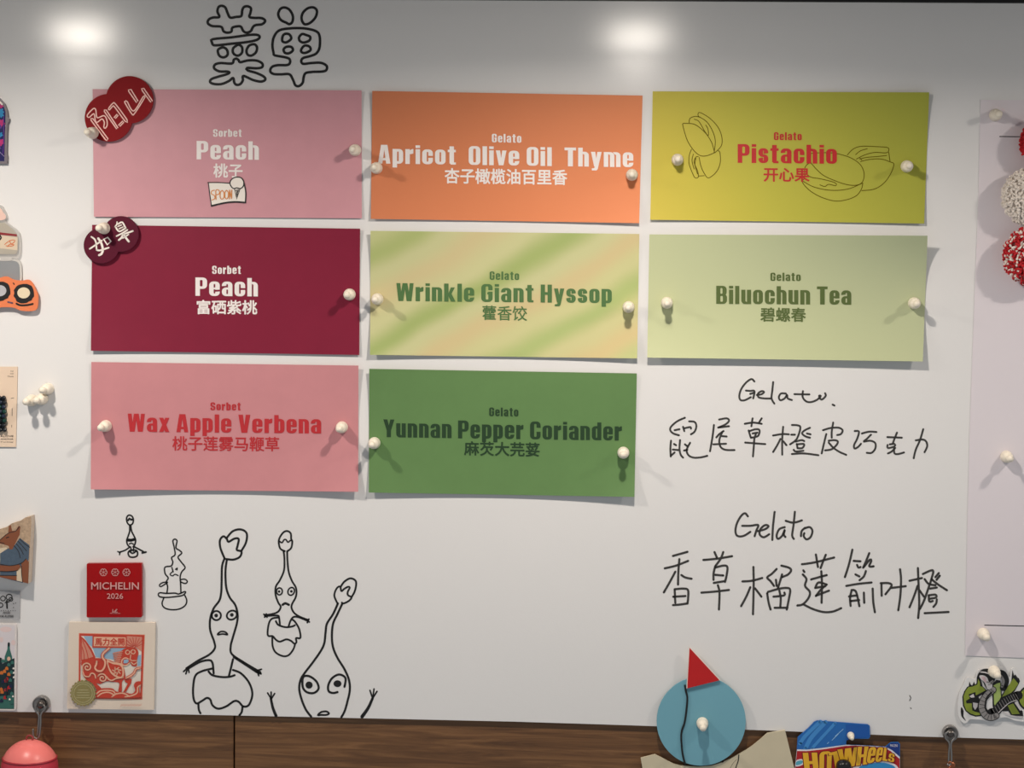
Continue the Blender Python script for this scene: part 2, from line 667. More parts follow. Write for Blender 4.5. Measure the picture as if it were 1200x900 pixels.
C = {'closed': True}
q = lambda pts: Z(230, 0, 7.059, pts)
W = 3.1
drawing('marker_title', 'two bubble outline characters in thick black marker at the top', [
    (q([(190, 140), (175, 95), (185, 58), (210, 48), (240, 62), (258, 105), (280, 145), (330, 140), (372, 132), (380, 85), (395, 58), (425, 52), (452, 68), (448, 105), (440, 140), (480, 148), (540, 150), (570, 172), (545, 200), (490, 208), (468, 225), (450, 258), (415, 270), (388, 255), (370, 222), (340, 218), (298, 230), (290, 262), (255, 270), (225, 258), (205, 222), (130, 215), (95, 190), (105, 160), (140, 145)]), W, C),
    (q([(135, 325), (300, 308), (430, 290), (500, 288), (525, 305), (500, 330), (420, 348), (290, 362), (170, 375), (138, 370), (130, 350)]), W, C),
    (q([(178, 420), (190, 460), (225, 475), (258, 455), (255, 415), (225, 392), (192, 402)]), W, C),
    (q([(305, 400), (302, 430), (318, 452), (348, 460), (378, 435), (378, 390), (350, 370), (325, 382)]), W, C),
    (q([(430, 385), (415, 420), (425, 452), (455, 460), (492, 435), (503, 395), (485, 368), (452, 370)]), W, C),
    (q([(295, 525), (310, 495), (332, 485), (352, 500), (362, 515), (430, 500), (500, 502), (545, 525), (545, 555), (500, 565), (420, 562), (425, 582), (500, 605), (560, 635), (570, 660), (535, 675), (470, 662), (390, 628), (385, 665), (365, 695), (335, 702), (315, 685), (305, 645), (270, 670), (210, 695), (150, 695), (115, 680), (125, 655), (180, 635), (250, 615), (275, 600), (255, 592), (190, 590), (148, 565), (155, 535), (200, 522)]), W, C),
    (q([(745, 188), (700, 165), (678, 120), (695, 75), (730, 62), (770, 80), (798, 130), (795, 180), (770, 200)]), W, C),
    (q([(872, 160), (880, 110), (920, 70), (970, 62), (998, 90), (985, 145), (940, 190), (895, 200)]), W, C),
    (q([(640, 440), (630, 370), (645, 300), (690, 250), (790, 234), (900, 236), (990, 258), (1020, 300), (1020, 390), (995, 440), (950, 462), (885, 480), (868, 505), (885, 528), (950, 522), (1030, 520), (1078, 545), (1075, 580), (1040, 592), (960, 595), (905, 605), (888, 640), (880, 685), (850, 712), (820, 705), (800, 660), (770, 615), (700, 615), (640, 612), (612, 590), (625, 555), (670, 540), (750, 538), (775, 520), (772, 490), (740, 475), (650, 458)]), W, C),
    (q([(715, 300), (712, 340), (745, 350), (785, 320), (770, 285), (735, 280)]), W, C),
    (q([(850, 310), (858, 340), (890, 352), (935, 335), (942, 305), (910, 290), (875, 282)]), W, C),
    (q([(722, 410), (735, 438), (770, 440), (800, 415), (785, 388), (745, 388)]), W, C),
    (q([(868, 410), (870, 430), (900, 438), (945, 415), (935, 385), (895, 378)]), W, C),
])

q = lambda pts: Z(130, 595, 6.927, pts)
drawing('marker_doodle', 'tiny marker sprout figure with a bud above the red plaque', [
    (q([(130, 115), (128, 80), (145, 60), (170, 68), (182, 95), (175, 130), (150, 140)]), 1.9, C),
    (q([(140, 102), (150, 88), (165, 98), (178, 92)]), 2.4),
    (q([(152, 140), (152, 190), (140, 230), (128, 265), (135, 300), (152, 318)]), 1.9),
    (q([(160, 140), (168, 190), (185, 225), (200, 260), (195, 295), (180, 318)]), 1.9),
    (q([(138, 262), (165, 264)]), 3.6), (q([(170, 262), (192, 256)]), 3.4), (q([(150, 294), (165, 287), (182, 296)]), 1.6),
    (q([(152, 320), (115, 345), (70, 360)]), 1.8), (q([(55, 355), (75, 366)]), 1.5), (q([(70, 382), (72, 358)]), 1.5),
    (q([(185, 315), (230, 338), (262, 355)]), 2.0), (q([(254, 366), (284, 360)]), 2.3),
    (q([(140, 365), (150, 395), (180, 402), (212, 390), (215, 360), (200, 345), (160, 345)]), 2.0, C),
    (q([(150, 352), (175, 370), (205, 352)]), 2.0), (q([(160, 318), (165, 350)]), 1.7), (q([(185, 318), (182, 352)]), 1.7)])
drawing('marker_doodle', 'wavy cactus-like figure drawn in thin marker in a small pot', [
    (q([(455, 690), (460, 640), (450, 600), (465, 570), (440, 535), (435, 490), (450, 478), (490, 472), (502, 440), (492, 405), (520, 382), (515, 330), (503, 270), (518, 255), (536, 268), (528, 325), (555, 345), (575, 368), (545, 400), (570, 440), (602, 485), (575, 520), (562, 560), (565, 610), (568, 685)]), 1.7),
    (q([(460, 605), (420, 608), (393, 628), (405, 640), (440, 620)]), 1.6, C), (q([(565, 585), (600, 580), (620, 598), (605, 615), (568, 602)]), 1.6, C),
    (q([(385, 700), (400, 690), (450, 695), (520, 693), (550, 700), (600, 680), (605, 690), (580, 712), (520, 722), (450, 728), (395, 722)]), 1.7, C),
    (q([(430, 730), (415, 780), (440, 815), (500, 828), (560, 820), (605, 790), (615, 750), (600, 712)]), 1.7),
    (q([(495, 485), (505, 520)]), 1.5), (q([(505, 515), (480, 540), (500, 553), (520, 540), (545, 550)]), 1.4), (q([(525, 500), (540, 488), (535, 505)]), 1.5)])
q = lambda pts: Z(205, 605, 3.748, pts)
W = 2.5
drawing('marker_doodle', 'tall marker sprout figure with curled bud and spread arms, in a dripping pot', [
    (q([(218, 185), (200, 140), (198, 105), (213, 88), (228, 100), (235, 112), (262, 98), (280, 100), (275, 130), (272, 148), (292, 155), (285, 178), (258, 190), (225, 188)]), W),
    (q([(228, 94), (255, 65), (290, 58), (315, 75), (312, 115), (292, 152)]), W),
    (q([(218, 185), (207, 220), (205, 290), (203, 335), (195, 370), (170, 405), (155, 450), (155, 500), (172, 550), (175, 580), (150, 608), (100, 635), (50, 668)]), W),
    (q([(60, 668), (110, 640), (150, 632), (165, 645), (170, 690)]), W),
    (q([(228, 190), (222, 240), (225, 310), (240, 355), (265, 390), (275, 430), (272, 470), (255, 530), (245, 570), (250, 605), (300, 640), (350, 670), (375, 685)]), W),
    (q([(255, 628), (245, 670), (237, 702)]), W), (q([(258, 618), (310, 652), (360, 685)]), W),
    (q([(38, 682), (58, 664)]), 2.0), (q([(48, 692), (56, 668)]), 2.0), (q([(62, 686), (58, 664)]), 1.8),
    (q([(360, 678), (380, 672)]), 2.0), (q([(378, 692), (366, 676)]), 2.2), (q([(368, 700), (362, 680)]), 2.0), (q([(350, 676), (372, 690)]), 2.4),
    (circ(*q([(182, 436)])[0], 20 / 3.748, n=20), 2.2, C), (circ(*q([(250, 434)])[0], 23 / 3.748, 19 / 3.748, n=20, tilt=-.5), 2.2, C),
    (q([(187, 520), (200, 507), (220, 508), (231, 520), (210, 517)]), 2.0, C),
    (q([(148, 682), (165, 698), (205, 706), (240, 705), (262, 698)]), W),
    (q([(168, 668), (120, 680), (90, 700), (80, 750), (82, 800), (95, 822), (120, 810), (140, 798), (155, 805), (165, 830), (190, 845), (225, 835), (260, 812), (280, 815), (300, 835), (325, 828), (340, 780), (325, 730), (290, 690), (255, 675)]), W),
    (q([(103, 825), (105, 850), (112, 865)]), W), (q([(297, 835), (293, 860), (283, 874)]), W)],
    fills=[circ(*q([(181, 436)])[0], 2.2, n=14), circ(*q([(250, 433)])[0], 2.2, n=14)])
q = lambda pts: Z(295, 610, 5.3, pts)
W = 2.2
drawing('marker_doodle', 'middle-sized marker sprout figure with zigzag bud, whole in its pot', [
    (q([(205, 190), (178, 175), (168, 140), (172, 110), (195, 75), (220, 65), (242, 80), (245, 115), (252, 130), (245, 170), (222, 190)]), W),
    (q([(172, 128), (188, 138), (200, 120), (212, 118), (225, 135), (238, 125), (250, 125)]), 1.8),
    (q([(198, 190), (203, 240), (200, 310), (175, 370), (150, 410), (148, 460), (165, 510), (180, 535), (165, 565), (130, 580), (80, 588)]), W),
    (q([(95, 592), (160, 590), (170, 605), (175, 648)]), W),
    (q([(220, 190), (222, 250), (230, 320), (250, 375), (275, 420), (275, 470), (250, 520), (248, 545), (265, 575), (300, 598), (350, 617)]), W),
    (q([(340, 620), (290, 600), (258, 600), (240, 625), (228, 660)]), W),
    (q([(75, 582), (95, 600)]), 2.0), (q([(80, 600), (90, 580)]), 2.0), (q([(335, 615), (358, 630)]), 2.0), (q([(345, 634), (355, 612)]), 2.0),
    (circ(*q([(172, 440)])[0], 3.4, 4.1, n=18), 1.8, C), (circ(*q([(245, 440)])[0], 3.7, 4.7, n=18, tilt=.4), 1.8, C),
    (q([(192, 523), (208, 514), (230, 523)]), 2.8),
    (q([(150, 625), (165, 648), (210, 662), (250, 658), (268, 650)]), W),
    (q([(168, 602), (125, 610), (105, 645), (100, 712), (130, 718), (150, 740), (175, 752), (215, 738), (245, 748), (265, 765), (278, 755), (275, 730), (302, 728), (295, 675), (270, 630), (252, 615)]), W),
    (q([(128, 725), (130, 780), (150, 820), (195, 842), (230, 835), (258, 800), (270, 765)]), W)],
    fills=[circ(*q([(170, 441)])[0], 1.5, n=12), circ(*q([(246, 440)])[0], 1.6, n=12)])
q = lambda pts: Z(305, 665, 4.862, pts)
W = 2.6
drawing('marker_doodle', 'big marker head with leaning bud stem and raised hands, cut off by board edge', [
    (q([(440, 205), (422, 160), (435, 120), (455, 108), (462, 135), (478, 122), (500, 110), (510, 115), (498, 140), (500, 158), (520, 170), (505, 190), (475, 205), (465, 200)]), 2.2),
    (q([(458, 110), (480, 80), (515, 62), (545, 80), (540, 130), (520, 170)]), 2.3),
    (q([(442, 205), (415, 265), (380, 320), (372, 370), (365, 430), (345, 475), (300, 540), (250, 605), (230, 640), (222, 690), (235, 750), (260, 810), (290, 850)]), W),
    (q([(468, 205), (440, 265), (415, 320), (408, 390), (415, 455), (440, 515), (480, 580), (505, 640), (510, 700), (495, 770), (480, 820), (462, 853)]), W),
    (q([(245, 625), (280, 620), (320, 650), (332, 690), (305, 715), (265, 710), (242, 680)]), W, C),
    (q([(480, 680), (485, 630), (450, 610), (410, 630), (388, 670), (390, 705), (415, 715), (440, 710)]), W),
    (q([(328, 842), (345, 825), (375, 820), (392, 832), (375, 840), (345, 840)]), 2.2, C),
    (q([(90, 846), (72, 800), (60, 745)]), 3.6, {'w2': 2.8}), (q([(60, 745), (42, 715)]), 1.9), (q([(62, 742), (62, 710)]), 1.9), (q([(65, 745), (82, 718)]), 1.9),
    (q([(580, 850), (615, 800), (640, 745)]), 4.2, {'w2': 3.0}), (q([(640, 745), (625, 700)]), 1.9), (q([(642, 740), (648, 692)]), 1.9), (q([(645, 738), (665, 706)]), 1.9)],
    fills=[circ(*q([(278, 670)])[0], 4.2, n=18), circ(*q([(440, 662)])[0], 4.7, 4.0, n=18)])


def writing(name, label, q, strokes, w):
    drawing(name, label, [(q(s), w) for s in strokes], INK_THIN)


q = lambda pts: Z(775, 435, 7.059, pts)
D = 1129.5
d = lambda pts: [(x + D, y) for x, y in pts]
writing('handwriting', 'handwritten word ending in a dot, above the upper handwritten line', q, [
    [(770, 85), (745, 65), (700, 95), (660, 150), (645, 205), (655, 238), (690, 240), (740, 215)], [(700, 160), (735, 163), (770, 165), (760, 225)], [(735, 188), (765, 178)],
    [(790, 197), (830, 190), (850, 172), (830, 165), (800, 185), (805, 215), (850, 225), (905, 226)], [(925, 90), (918, 160), (912, 225), (935, 268)],
    [(1030, 185), (990, 185), (972, 215), (985, 240), (1020, 225), (1040, 195), (1045, 225), (1080, 238)],
    d([(-29, 190), (95, 192)]), d([(42, 165), (40, 215), (70, 250), (110, 255), (160, 235), (190, 205), (178, 202)]), d([(175, 205), (195, 235), (230, 205), (225, 182)]), d([(287, 276), (303, 284)])], 2.3)
writing('handwriting', 'upper handwritten line of eight grey marker characters', q, [
    [(195, 385), (130, 415), (80, 460), (75, 490), (100, 515), (145, 530)], [(110, 488), (150, 480)], [(180, 460), (190, 495)], [(190, 472), (240, 462), (245, 475)], [(230, 415), (275, 420), (290, 455), (275, 500), (245, 522)],
    [(80, 575), (75, 640), (78, 705)], [(155, 570), (150, 640), (160, 690), (180, 715)], [(95, 648), (140, 652)], [(105, 602), (122, 612)], [(78, 700), (110, 672)], [(195, 605), (215, 620)], [(188, 656), (215, 650)], [(238, 592), (210, 650), (225, 695), (270, 715), (330, 712), (380, 700)],
    [(435, 445), (425, 530), (403, 662)], [(478, 400), (540, 390), (560, 410), (530, 440), (475, 465)], [(470, 466), (560, 455)], [(515, 495), (480, 520), (455, 548)], [(500, 537), (540, 540)], [(430, 605), (535, 600)], [(505, 500), (480, 570), (490, 625), (530, 650), (605, 652)],
    [(690, 435), (760, 425), (830, 435)], [(755, 390), (745, 455)], [(830, 390), (805, 430)], [(722, 490), (740, 550)], [(730, 495), (780, 480), (812, 488), (800, 535), (745, 550)], [(755, 515), (795, 508)], [(693, 590), (780, 597), (860, 603)], [(785, 510), (770, 560), (765, 620), (758, 705)],
    [(925, 532), (1000, 520), (1055, 522)], [(1008, 460), (1000, 560), (1000, 690)], [(985, 560), (960, 610), (925, 668)], [(1010, 580), (1035, 612)], [(1080, 445), (1130, 448), (1150, 470), (1120, 560), (1065, 605)], [(1075, 525), (1105, 525)],
    d([(100, 468), (55, 490), (35, 515), (65, 540), (100, 550)]), d([(75, 515), (105, 522)]), [(1110, 582), (1160, 570), (1182, 578)], [(1120, 602), (1127, 637)], [(1120, 605), (1180, 603), (1167, 635), (1127, 637)], [(1095, 650), (1112, 664), (1175, 658)], [(1080, 685), (1180, 680), (1299, 695)],
    d([(208, 488), (270, 470), (340, 468), (370, 490), (355, 520), (325, 528)]), d([(292, 425), (280, 500), (280, 550)]), d([(235, 520), (215, 600), (197, 680)]), d([(255, 575), (300, 570), (330, 580), (320, 610), (280, 645), (225, 655)]), d([(255, 590), (290, 630), (340, 665), (400, 692)]),
    d([(470, 495), (505, 500), (490, 560), (465, 610), (470, 640), (500, 625), (522, 600)]), d([(530, 515), (590, 500), (650, 503)]), d([(605, 525), (570, 560), (545, 582), (600, 575), (640, 595), (640, 640), (610, 675), (570, 675)]),
    d([(740, 545), (860, 550)]), d([(820, 508), (795, 570), (785, 600)]), d([(742, 610), (745, 635), (800, 622), (800, 602), (760, 605)]), d([(805, 635), (775, 665), (745, 680)]), d([(795, 640), (800, 680), (830, 685), (878, 672)]),
    d([(975, 572), (1030, 565), (1060, 580), (1070, 620), (1048, 670)]), d([(1037, 480), (1010, 570), (975, 650), (958, 720)])], 2.3)
q = lambda pts: Z(770, 590, 6.316, pts)
D = 1010.5
writing('handwriting', 'handwritten word without a dot, above the lower handwritten line', q, [
    [(672, 95), (650, 72), (620, 95), (590, 150), (580, 205), (595, 240), (640, 240), (690, 210)], [(630, 165), (690, 165), (748, 160), (735, 200), (722, 242)],
    [(745, 205), (800, 190), (825, 168), (800, 160), (765, 190), (760, 230), (790, 250), (830, 228)], [(870, 62), (858, 170), (853, 270)],
    [(945, 175), (905, 190), (885, 235), (895, 262), (925, 240), (945, 195), (938, 230), (950, 248)], [(952, 128), (1010, 142), (1072, 125)], [(1020, 62), (1010, 160), (1000, 235), (1012, 262)],
    [(1095, 180), (1070, 205), (1065, 242)], [(1090, 185), (1130, 175), (1150, 205), (1135, 250), (1105, 265), (1085, 240), (1090, 220)]], 2.5)
writing('handwriting', 'lower and larger handwritten line of seven marker characters', q, [
    [(118, 388), (225, 358)], [(57, 480), (140, 460), (230, 425)], [(165, 412), (158, 500), (155, 600)], [(135, 505), (95, 580), (50, 658)], [(180, 530), (210, 548), (255, 557)], [(130, 635), (135, 735)], [(130, 635), (190, 630), (228, 640), (230, 700), (225, 740)], [(120, 690), (210, 685)], [(118, 752), (170, 748), (225, 740)],
    [(343, 418), (450, 408), (555, 390)], [(425, 360), (445, 405)], [(490, 360), (470, 410), (430, 465)], [(430, 465), (418, 520), (418, 565)], [(430, 475), (490, 460), (520, 470), (515, 530), (503, 580)], [(430, 528), (490, 533)], [(420, 588), (500, 575)], [(328, 660), (430, 652), (532, 640)], [(450, 605), (462, 660), (458, 785)],
    [(632, 577), (700, 572), (778, 552)], [(713, 470), (715, 600), (710, 820)], [(690, 620), (660, 690), (622, 760)], [(725, 628), (750, 660), (772, 690)], [(885, 485), (850, 520), (815, 548), (840, 575), (865, 610)], [(920, 460), (975, 475), (992, 495), (970, 525), (925, 545)], [(880, 565), (885, 610)], [(925, 525), (915, 560), (895, 625)], [(815, 665), (825, 730), (840, 785)], [(820, 655), (900, 632), (960, 625), (985, 640), (975, 710), (960, 785)], [(862, 690), (940, 680), (942, 660)], [(905, 645), (915, 700), (912, 765)], [(870, 772), (965, 772)],
    ] + [d(s) for s in [
    [(62, 450), (160, 435), (300, 400)], [(165, 378), (180, 470)], [(238, 380), (218, 430), (200, 478)], [(72, 495), (80, 507)], [(68, 525), (95, 560), (85, 610), (120, 655), (110, 700), (70, 745), (28, 755)], [(70, 745), (140, 780), (220, 803), (290, 800), (352, 775)], [(130, 562), (245, 530)], [(205, 502), (210, 600), (207, 735)], [(160, 625), (185, 585), (245, 600)], [(245, 600), (200, 640), (165, 685)], [(165, 683), (262, 645)], [(160, 625), (235, 612)],
    [(435, 342), (410, 450), (380, 545)], [(445, 425), (495, 428)], [(470, 455), (480, 475), (495, 470)], [(560, 368), (535, 430), (515, 475)], [(520, 470), (565, 415), (575, 425), (560, 465), (592, 465)], [(458, 525), (487, 540)], [(535, 500), (520, 540), (488, 568)], [(390, 610), (480, 595), (577, 585)], [(430, 640), (418, 700), (422, 758)], [(440, 640), (460, 650), (475, 700), (487, 760)], [(410, 688), (470, 680)], [(425, 722), (485, 715)], [(520, 660), (523, 735)], [(585, 630), (590, 730), (602, 805)],
    [(650, 592), (652, 683)], [(645, 590), (705, 590), (725, 610), (680, 672)], [(725, 625), (830, 612)], [(788, 487), (795, 560), (790, 680), (775, 790)],
    [(858, 572), (950, 552)], [(920, 478), (925, 600), (930, 740), (922, 848)], [(918, 610), (890, 690), (858, 768)], [(930, 640), (965, 690)], [(957, 522), (1030, 495), (1020, 560), (1000, 620), (965, 720), (935, 780)], [(970, 560), (1000, 595), (1050, 605)], [(1020, 560), (1070, 600), (1135, 642)], [(1075, 515), (1050, 545)], [(1082, 535), (1058, 565)], [(1010, 630), (1060, 622)], [(1000, 680), (1005, 725), (1030, 722)], [(1000, 680), (1050, 675), (1055, 695), (1010, 705)], [(1060, 710), (1055, 740), (1035, 765)], [(970, 812), (1050, 808), (1147, 803)]]], 2.6)
drawing('ink_smudge', 'tiny grey ink specks low on the board', [([(1066, 815), (1067.5, 818)], 1.0), ([(1067, 819), (1066, 821)], 1.0), ([(1067, 829.5), (1068, 830.5)], .9)], INK_THIN)

# ------------------------------------------------------------------ menu cards
PAPER_WHITE = pm('white_print', (236, 228, 224), 0.5)
CARD_GROUP = 'flavour cards pinned to the whiteboard'


def make_card(label, cor, lifts, v0, mat, mid=.28):
    (tl, tr, brr, bll) = cor

    def at(u, v):
        return tuple((1 - u) * (1 - v) * tl[i] + u * (1 - v) * tr[i] + u * v * brr[i] + (1 - u) * v * bll[i] for i in (0, 1))

    def height(u, v):
        U = 2 * u - 1
        dv = (v - v0) / (v0 if v < v0 else 1 - v0)
        lift = (1 - u) * (1 - v) * lifts[0] + u * (1 - v) * lifts[1] + u * v * lifts[2] + (1 - u) * v * lifts[3]
        return 0.0006 + lift * dv * dv * (mid + (1 - mid) * U * U) + 0.0006 * (1 - U * U)

    def uv(x, y):
        u = v = .5
        for _ in range(4):
            xl, xr = at(0, v)[0], at(1, v)[0]
            u = (x - xl) / (xr - xl)
            yt, yb = at(u, 0)[1], at(u, 1)[1]
            v = (y - yt) / (yb - yt)
        return min(1, max(0, u)), min(1, max(0, v))

    zf = lambda x, y: height(*uv(x, y))
    b = bmesh.new()
    NU, NV = 30, 16
    fr = [[b.verts.new(P(*at(i / NU, j / NV), height(i / NU, j / NV))) for i in range(NU + 1)] for j in range(NV + 1)]
    bk = [[b.verts.new(v.co + Vector((0, 0.0003, 0))) for v in row] for row in fr]
    for j in range(NV):
        for i in range(NU):
            b.faces.new((fr[j][i], fr[j + 1][i], fr[j + 1][i + 1], fr[j][i + 1]))
            b.faces.new((bk[j][i], bk[j][i + 1], bk[j + 1][i + 1], bk[j + 1][i]))
    rim = [(fr[0][i], bk[0][i]) for i in range(NU)] + [(fr[j][NU], bk[j][NU]) for j in range(NV)] + [(fr[NV][i], bk[NV][i]) for i in range(NU, 0, -1)] + [(fr[j][0], bk[j][0]) for j in range(NV, 0, -1)]
    rim = [(b.verts.new(f_.co), b.verts.new(k_.co)) for f_, k_ in rim]
    for i in range(len(rim)):
        (a0, a1), (b0, b1) = rim[i - 1], rim[i]
        b.faces.new((a0, b0, b1, a1))
    root = empty('menu_card', P(*at(.5, 1), 0.0))
    tag(root, label, 'menu card', CARD_GROUP)
    sheet = link('card_sheet', b, mat, root, smooth=False)
    for p in sheet.data.polygons:
        p.use_smooth = len(p.vertices) == 4 and abs(p.normal.y) > .5
    return root, zf


def card_words(root, zf, mat, kind, kbox, name, nbox, cjk, cbox, drop, gap=0.1, bold=.022):
    off = lambda x, y: zf(x, y) + 0.0002
    b = bmesh.new()
    poster_text(b, kind, kbox[0], kbox[2], kbox[1], kbox[3], off, drop * .12, gap=0.13)
    link('category_word', b, mat, root)
    b = bmesh.new()
    poster_text(b, name, nbox[0], nbox[2], nbox[1], nbox[3], off, drop, gap=gap)
    link('flavour_name', b, mat, root)
    b = bmesh.new()
    font_text(b, cjk, cbox, off, bold=bold, drop=drop * .45)
    link('chinese_name', b, mat, root)


card, zf_peach = make_card('pale pink card under the red tag, topmost on the left, with a small cone sticker',
                           [(108.5, 104.4), (423.7, 106), (424, 255.8), (110, 254)], (.001, .002, .0015, .0015), .45, pm('pale_pink_paper', (201, 144, 152), 0.45))
card_words(card, zf_peach, PAPER_WHITE, 'Sorbet', (249.7, 151.4, 283.2, 160.3), 'Peach', (230.4, 165.4, 303.4, 187), '桃子', (250, 191.6, 284.4, 208.4), .6)
card, zf = make_card('burgundy card directly below the pale pink card, with a purple tag on its corner',
                     [(108, 263.4), (422, 268), (421, 416), (106.5, 411)], (.001, .002, .0015, .003), .5, pm('burgundy_paper', (126, 26, 52), 0.5, spec=.25))
zf_burg = zf
card_words(card, zf, PAPER_WHITE, 'Sorbet', (248.6, 311.5, 282.3, 321), 'Peach', (229, 325.5, 302.2, 347), '富硒紫桃', (230.5, 351.5, 301.5, 368.5), .8)
card, zf_wax = make_card('dusty rose card with red lettering, lowest in the left column',
                         [(107, 424.2), (420, 428.4), (419.7, 576.3), (106.3, 573.5)], (.001, .003, .0055, .006), .5, pm('rose_paper', (199, 134, 138), 0.45))
RED_P = pm('red_print', (184, 42, 48), 0.5)
card_words(card, zf_wax, RED_P, 'Sorbet', (246.6, 471.6, 282, 480.8), 'Wax Apple Verbena', (149.7, 485.8, 376.3, 507), '桃子莲雾马鞭草', (202, 511.6, 327.3, 528.6), 2.2, bold=.016)
card, zf_apr = make_card('orange card with wide white lettering, between the pale pink and olive cards',
                         [(436.2, 106.5), (753, 112), (749, 261.5), (434.5, 256.5)], (.004, .002, .004, .003), .55,
                         ramp_mat('apricot_paper_light_ramp', [(0, (198, 118, 80)), (1, (230, 138, 88))], math.radians(-35), .24))  # lamp light painted into the paper: orange brightens towards the lower right
card_words(card, zf_apr, PAPER_WHITE, 'Gelato', (576.4, 157, 611, 167), 'Apricot  Olive Oil  Thyme', (443, 171.8, 742.2, 193.8), '杏子橄榄油百里香', (521, 197.8, 664.7, 216), 4.4)
card, zf_wri = make_card('pale card with soft diagonal green and peach stripes, in the middle of the cards',
                         [(434.2, 270.5), (749.2, 274.2), (746.6, 420), (433.6, 415.8)], (.005, .002, .0045, .0045), .5,
                         ramp_mat('striped_paper', [(0, (202, 198, 136)), (.09, (194, 196, 138)), (.16, (170, 180, 114)), (.22, (196, 195, 144)), (.29, (202, 188, 140)), (.37, (198, 196, 144)), (.44, (160, 174, 106)), (.50, (196, 195, 144)), (.57, (204, 187, 138)), (.64, (200, 197, 142)),
                                                    (.70, (172, 185, 118)), (.76, (202, 197, 142)), (.83, (208, 189, 136)), (.90, (190, 194, 132)), (1, (222, 204, 124))], math.radians(-58), .24, warp=.16, stripes=1))
card_words(card, zf_wri, pm('leaf_print', (76, 112, 62), 0.5), 'Gelato', (573.8, 318.2, 608.4, 328), 'Wrinkle Giant Hyssop', (464.5, 333, 717, 354), '藿香饺', (565.3, 358.3, 617.7, 375.6), 2.6, bold=.012)
card, zf_yun = make_card('solid green card with dark green lettering, below the striped card',
                         [(432.7, 432.2), (746.3, 437.6), (743.5, 582.3), (432.2, 577.2)], (.004, .0015, .006, .004), .5, pm('green_paper', (97, 132, 78), 0.45))
card_words(card, zf_yun, pm('dark_green_print', (34, 62, 34), 0.5), 'Gelato', (573.3, 477.7, 607.5, 487.8), 'Yunnan Pepper Coriander', (449.2, 493.4, 728.8, 514.2), '麻芡大芫荽', (543.8, 517.7, 632.5, 534.7), 4.0)
card, zf_pis = make_card('olive yellow card with red lettering and line drawn pistachios',
                         [(764.9, 107), (1088.9, 108.2), (1083, 262), (762, 257.5)], (.001, .005, .003, .003), .52,
                         ramp_mat('pistachio_paper', [(0, (206, 186, 66)), (.4, (186, 180, 66)), (1, (160, 163, 60))], math.radians(18), .24))
card_words(card, zf_pis, pm('crimson_print', (190, 32, 34), 0.5), 'Gelato', (906.9, 155, 939.5, 164.3), 'Pistachio', (864.5, 169.4, 980.7, 191.4), '开心果', (894.8, 196.8, 948.8, 213.2), 1.2)
b = bmesh.new()
off = lambda x, y: zf_pis(x, y) + 0.0001
q = lambda pts: Z(760, 95, 5.14, pts)
for s_ in [[(300, 212), (298, 198), (312, 190), (370, 225), (420, 280), (442, 340), (438, 390), (400, 432)], [(300, 212), (350, 245), (385, 300), (402, 360), (395, 430)], [(245, 250), (250, 225), (280, 213), (310, 218)],
           [(205, 262), (208, 256), (225, 255), (280, 262), (340, 310), (380, 370), (397, 430)], [(205, 260), (215, 300), (235, 360), (270, 415), (310, 448), (350, 450), (397, 432)], [(275, 230), (300, 240), (320, 270), (340, 305), (360, 328), (358, 290), (345, 265)],
           [(258, 412), (245, 450), (245, 500), (265, 555), (280, 582), (300, 578), (295, 540), (275, 490), (285, 458), (300, 455)], [(305, 460), (315, 510), (335, 555), (362, 583), (410, 545), (432, 490), (430, 430), (420, 420)],
           [(300, 572), (335, 570)], [(285, 465), (280, 505), (295, 560)], [(270, 440), (262, 480), (275, 530)]]:
    ribbon(b, q(s_), .95, off)
OLV = pm('olive_line', (98, 86, 8), 0.5, spec=.1)
lab(link('nut_drawing', b, OLV, card), 'thin olive line drawing of two upright pistachios')
b = bmesh.new()
q = lambda pts: Z(920, 95, 5.14, pts)
for s_ in [[(375, 445), (410, 410), (460, 393), (550, 395), (615, 400), (625, 415), (610, 432), (540, 430), (480, 445), (430, 470)], [(425, 443), (455, 420), (495, 408)], [(455, 485), (510, 472), (580, 470), (635, 488), (655, 500), (640, 550), (600, 610), (540, 650), (462, 660)],
           [(450, 470), (490, 460), (550, 455), (612, 448)], [(625, 430), (632, 484)], [(450, 462), (462, 476)],
           [(148, 485), (150, 440), (220, 432), (300, 435), (390, 460), (450, 500), (475, 550), (470, 600), (440, 625), (380, 625), (300, 600), (220, 560), (148, 485)],
           [(148, 492), (120, 520), (118, 580), (105, 610), (150, 660), (220, 700), (300, 722), (370, 715), (430, 690), (460, 650), (468, 615)], [(110, 605), (180, 640), (280, 658), (380, 650), (465, 615)],
           [(135, 565), (160, 580), (220, 590), (300, 612), (305, 630), (262, 622), (240, 635), (210, 625)]]:
    ribbon(b, q(s_), .95, off)
lab(link('nut_drawing', b, OLV, card), 'thin olive line drawing of two lying pistachios')
card, zf_bil = make_card('pale sage green card with olive lettering, below the olive yellow card',
                         [(761, 274.7), (1087, 276.2), (1081.4, 423.6), (758.5, 419)], (.002, .015, .0075, .0065), .5, ramp_mat('sage_paper_shade_ramp', [(0, (194, 199, 154)), (1, (178, 185, 148))], math.radians(60), .16), mid=.75)  # falloff of the light painted in: sage darkens towards the top
card_words(card, zf_bil, pm('olive_print', (84, 100, 50), 0.5), 'Gelato', (902.8, 319.6, 938.3, 329.2), 'Biluochun Tea', (839.3, 335.4, 997.5, 356.6), '碧螺春', (891, 360.4, 944.4, 377.2), 1.0)


